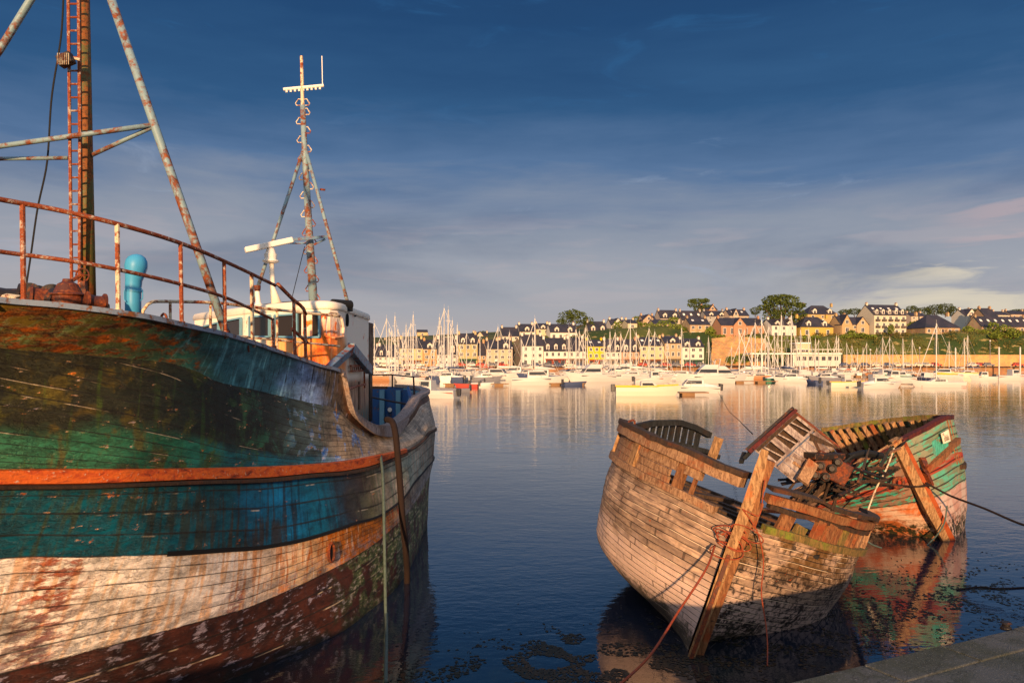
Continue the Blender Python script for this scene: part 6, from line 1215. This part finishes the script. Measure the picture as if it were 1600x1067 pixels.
def lm(px):
    for a, b_, n_ in LM:
        if a <= px < b_: return n_
masts = [(556,486),(566,510),(580,516),(585,500),(604,492),(608,508),(612,512),(618,488),(622,510),(629,516),(634,507),(638,512),(642,500),(645,486),(650,520),(678,520),(686,490),(690,505),(694,475),(700,478),(704,508),(707,495),(714,503),(729,517),(750,520),(763,531),(778,506),(796,515),(815,527),(832,524),(836,492),(889,508),(900,510),(905,513),(911,518),(915,508),(918,520),(944,523),(953,514),(961,515),(970,517),(975,527),(985,500),(994,515),(1014,509),(1023,514),(1034,532),(1043,530),(1065,508),(1078,530),(1107,524),(1143,540),(1155,512),(1163,511),(1174,514),(1180,499),(1190,495),(1196,520),(1199,531),(1201,505),(1210,520),(1215,530),(1222,487),(1236,487),(1245,526),(1251,511),(1263,511),(1274,526),(1279,528),(1293,527),(1307,521),(1310,524),(1323,533),(1331,539),(1340,543),(1349,543),(1354,533),(1360,548),(1370,541),(1376,540),(1379,524),(1390,524),(1395,536),(1411,526),(1425,527),(1483,531),(1507,526),(1512,521)]
items = []
cols_ = ['blue','white','white','blue','grey','red','white','white','wood','white']
for k, (px, ty) in enumerate(masts):
    hgt = random.uniform(11, 15.5); Y = (hgt-H)*F/(HY-ty) if ty < 560 else 200
    Y = min(max(Y, 168), 245); hh = H+(HY-ty)/F*Y
    items.append((px, Y, hh, random.choice(cols_)))
ordn = nth+['twenty-first','twenty-second','twenty-third','twenty-fourth','twenty-fifth','twenty-sixth','twenty-seventh','twenty-eighth','twenty-ninth','thirtieth']
cnt = {}
COV = {'blue':'blue sail cover','white':'white sail cover','grey':'grey sail cover and cream hull','red':'red sail cover','navy':'dark blue hull','wood':'brown varnished hull'}
occ = []
for px, Y, hh, c in items:
    rz = random.choice([0, math.pi])+random.uniform(-.25,.25) if random.random() < .55 else random.choice([R(90), R(-90)])+random.uniform(-.4,.4)
    s_ = min(1.15, max(.62, hh/12.7)); mk = hh/(12.7*s_); l_ = lm(px); cnt[l_] = cnt.get(l_, 0)+1
    boat('sail_'+c, ((px-800)/F*Y-.6*s_*math.cos(rz), Y-.6*s_*math.sin(rz), 0), rz, s_, f'sailboat with {COV[c]}, {ordn[cnt[l_]-1]} mast before {l_}', 'sailing boat', 'sailing boats moored in the marina', mk)
front = [ # kind, px centre, waterline row, heading degrees, length scale, label, category
 ('motor2', 674, 622, 160, .92, 'white cabin boat with upright wheelhouse, nearest of all beside the trawler stern', 'motor boat'),
 ('dinghy_grey', 712, 613, 200, 1.0, 'grey dinghy with black outboard right of the nearest cabin boat', 'dinghy'),
 ('dinghy_red', 730, 605, 170, 1.0, 'red dinghy lying by the pontoon at left', 'dinghy'),
 ('dinghy_white', 752, 603, 10, 1.0, 'white dinghy tied to the left pontoon beside the red one', 'dinghy'),
 ('cruiser', 838, 601.5, -2, 1.02, 'long white cruiser with red waterline lying broadside before the tall white house', 'motor boat'),
 ('cruiser', 805, 589, 176, 1.15, 'long pale cruiser broadside behind the red-waterline cruiser', 'motor boat'),
 ('dinghy_blue', 897, 602, 20, 1.1, 'low dinghy with grey cover on the pontoon right of the long white cruiser', 'dinghy'),
 ('fly', 925, 596, 200, 1.0, 'large white flybridge cruiser before the vivid yellow house', 'motor boat'),
 ('open', 1008, 618, -3, 1.0, 'cream open boat with yellow gunwale, broadside nearest at centre', 'motor boat'),
 ('motor', 1085, 614, 178, 1.0, 'white motor boat with dark cabin windows nearest right of the yellow-trimmed boat', 'motor boat'),
 ('fly', 1127, 597, 2, .92, 'big white wheelhouse cruiser pointing right before the tan cliff', 'motor boat'),
 ('motor', 1236, 597, 178, .98, 'white motor boat lying low before the yacht harbour canopy', 'motor boat'),
 ('dinghy_blue', 1271, 600, 95, 1.25, 'small pale blue tender seen end-on right of the low motor boat', 'dinghy'),
 ('open', 1322, 605, 2, .78, 'low cream launch with red and blue covers before the tan gabled houses', 'motor boat'),
 ('motor', 1374, 607, 4, .95, 'sleek speedboat with raked windscreen before the tall hotel', 'motor boat'),
 ('motor2', 1400, 597, 185, 1.1, 'white cabin boat behind the sleek speedboat', 'motor boat'),
 ('cruiser', 1385, 592, 3, .95, 'white cruiser with dark windscreens before the hotel, second row', 'motor boat'),
 ('open', 1512, 590, 178, 1.15, 'cream boat with two thin masts moored alone before the great dark roof', 'motor boat'),
 ('motor2', 1540, 594, 175, .9, 'small fishing boat with low wheelhouse near the right edge', 'motor boat'),
 ('motor2', 1580, 594, 5, 1.15, 'white wheelhouse boat at the far right of the moorings', 'motor boat'),
]
for kd, px, wy, hd, s_, lab, ct in front:
    Y = H*F/(wy-HY); boat(kd, ((px-800)/F*Y, Y, 0), R(hd), s_, lab, ct)
Yb = H*F/(604.5-HY); b_ = boat('sail_yellow', ((1468-800)/F*Yb, Yb, 0), R(178), .86, 'white sloop with yellow sail cover and tall bare mast broadside in open water at right', 'sailing boat'); 
rcount = {}
random.seed(101); placed = []
for k in range(400):
    px = random.uniform(560, 1480); 
    if len(placed) >= 96: break
    lo = 588 if px < 640 else 598 if px < 1000 else 600 if px < 1130 else 597
    wy = random.uniform(583.5, lo); Y = H*F/(wy-HY)
    x = (px-800)/F*Y
    if any(abs(x-q[0]) < 4.2 and abs(Y-q[1]) < 5.5 for q in placed): continue
    placed.append((x, Y, px, wy))
placed.sort(key=lambda q: q[2])
for x, Y, px, wy in placed:
    kd = random.choice(['motor','motor2','motor','motor2','cruiser','cruiser','fly','motor','dinghy_grey','sail_white'][:9]); row = 'back' if wy < 588 else 'middle' if wy < 593 else 'front'
    l_ = lm(px); key = (row, l_, kd); rcount[key] = rcount.get(key, 0)+1; 
    desc = {'motor':'white motor boat with cockpit cover','motor2':'white boat with upright wheelhouse','cruiser':'blue-striped white cruiser','fly':'tall white flybridge cruiser','dinghy_grey':'small grey dinghy'}[kd]
    hv = random.choice([None,None,None,None,'blue','grey','wood','green']) if kd in ('motor','motor2','cruiser') else None
    if hv: desc = {'blue':'dark blue hulled','grey':'grey hulled','wood':'brown hulled','green':'dark green hulled'}[hv]+{'motor':' cuddy boat','motor2':' wheelhouse boat','cruiser':' cruiser'}[kd]; kd = kd+':'+hv; rcount[(row,l_,kd)] = rcount.get((row,l_,kd), 0)+1; key = (row,l_,kd)
    boat(kd, (x, Y, 0), random.choice([0, math.pi, math.pi, R(90)])+random.uniform(-.4,.4), random.uniform(.82,1.1), f'{desc}, {row} row before {l_}'+('' if rcount[key] == 1 else f', {ordn[rcount[key]-1]} along'), 'dinghy' if 'dinghy' in kd else 'motor boat', 'motor boats moored in the marina')
# pontoons with dark gaps between the floats
M['deckp'] = paint('pontoon_deck', '8a6a4a', .9, .4, 1)
for k, (pl, pr, wy, lab) in enumerate([(692,795,603,'brown timber pontoon left of the long white cruiser'),(858,916,602,'short wooden pontoon beside the long white cruiser bow'),(1062,1108,618,'wooden finger pontoon in front of the dark-windowed motor boat'),(1148,1216,598.5,'wooden pontoon right of the big wheelhouse cruiser'),(1390,1436,604,'wooden pontoon left of the yellow-covered sloop'),(570,690,594,'long pontoon behind the trawler stern'),(930,1100,593,'long pontoon running behind the yellow-trimmed open boat'),(1220,1500,589,'long pontoon through the right-hand moorings')]):
    Y = H*F/(wy-HY); x0, x1 = (pl-800)/F*Y, (pr-800)/F*Y; pt = thing('pontoon', (x0, Y, 0), lab, 'pontoon'); mb = MB(); mb.hexa([(x0,Y,.28),(x1,Y,.28),(x1,Y+2,.28),(x0,Y+2,.28),(x0,Y,.4),(x1,Y,.4),(x1,Y+2,.4),(x0,Y+2,.4)]); mb.build('walkway', M['deckp'], pt)
    x = x0+.3
    while x < x1-1.2: mb = MB(); mb.box((x+.8, Y+1, .08), (1.5, 1.7, .38)); mb.build('float', M['deckp'], pt); x += 4.2
# parked cars and white posts on the quay road
def car(px, Y, c, label, s=1):
    p = P(px, 0, Y); r_ = thing('parked_car', (p.x, Y, 2.76), label, 'car', 'cars parked along the quay'); L_ = 4.0*s
    mb = MB(); mb.hexa([(p.x-L_/2,Y-.8,3.0),(p.x+L_/2,Y-.8,3.0),(p.x+L_/2,Y+.8,3.0),(p.x-L_/2,Y+.8,3.0),(p.x-L_/2,Y-.8,3.6),(p.x+L_/2,Y-.8,3.55),(p.x+L_/2,Y+.8,3.55),(p.x-L_/2,Y+.8,3.6)]); mb.hexa([(p.x-L_*.38,Y-.75,3.6),(p.x+L_*.25,Y-.75,3.55),(p.x+L_*.25,Y+.75,3.55),(p.x-L_*.38,Y+.75,3.6),(p.x-L_*.28,Y-.62,4.2),(p.x+L_*.1,Y-.62,4.2),(p.x+L_*.1,Y+.62,4.2),(p.x-L_*.28,Y+.62,4.2)]); mb.build('body', c, r_, bevel=.08)
    mb = MB(); mb.box((p.x-L_*.08, Y-.74, 3.85), (L_*.42,.05,.35)); mb.build('window', M['bglass'], r_)
    for s_ in (-1, 1): mb = MB(); mb.lathe((p.x+s_*L_*.3, Y-.85, 3.05), (p.x+s_*L_*.3, Y-.65, 3.05), [(0,.3),(1,.3)], 12); mb.build('wheel', M['motor'], r_)
carc = [('dark grey',BC['grey']),('white',M['gel']),('dark blue',BC['blue']),('red',BC['red']),('beige',M['gel2'])]
cn = {}
for k, px in enumerate([572,586,602,618,640,655,690,704,722,738,752,770,784,820,838,856,872,890,908,930,948,966,984,1006,1024,1040,1058,1078,1096,1320,1336,1352,1370,1388,1402,1418,1436,1448,1462,1520,1532,1544,1590]):
    nm_, m_ = carc[(k*7+k//3) % 5]; cn[(nm_, lm(px))] = cn.get((nm_, lm(px)), 0)+1; car(px, random.uniform(276,280), m_, f'{nm_} car parked on the quay before {lm(px)}'+('' if cn[(nm_, lm(px))] == 1 else f', {ordn[cn[(nm_, lm(px))]-1]} such'))
for k, (px, yt) in enumerate([(1493,545),(1561,544),(1594,544)]):
    mb = MB(); p = P(px, 572, 262); q_ = P(px, yt, 262); mb.tube([(p.x,262,0),(q_.x,262,q_.z)], .24, 12); mb.lathe((q_.x,262,q_.z), (q_.x,262,q_.z+.5), [(0,.26),(1,.05)], 12); tagd(mb.build('mooring_pile', M['gel'], None), f'white mooring pile standing off the quay wall at right, {nth[k]} from the left', 'mooring pile', 'white mooring piles at right')
for k, (px, yt) in enumerate([(1437,545),(1547,534),(1360,548),(800,545),(1000,546)]):
    r_ = thing('street_lamp', tuple(P(px, 570, 281)), f'slim street lamp on the quay road before {lm(px)}', 'street lamp'); q_ = P(px, yt, 281); mb = MB(); mb.tube([(q_.x,281,2.7),(q_.x,281,q_.z)], .10, 6); mb.build('pole', BC['grey'], r_); mb = MB(); mb.lathe((q_.x,281,q_.z), (q_.x,281,q_.z+.7), [(0,.12),(.3,.32),(.8,.25),(1,.08)], 10); mb.build('lantern', M['gel'], r_)
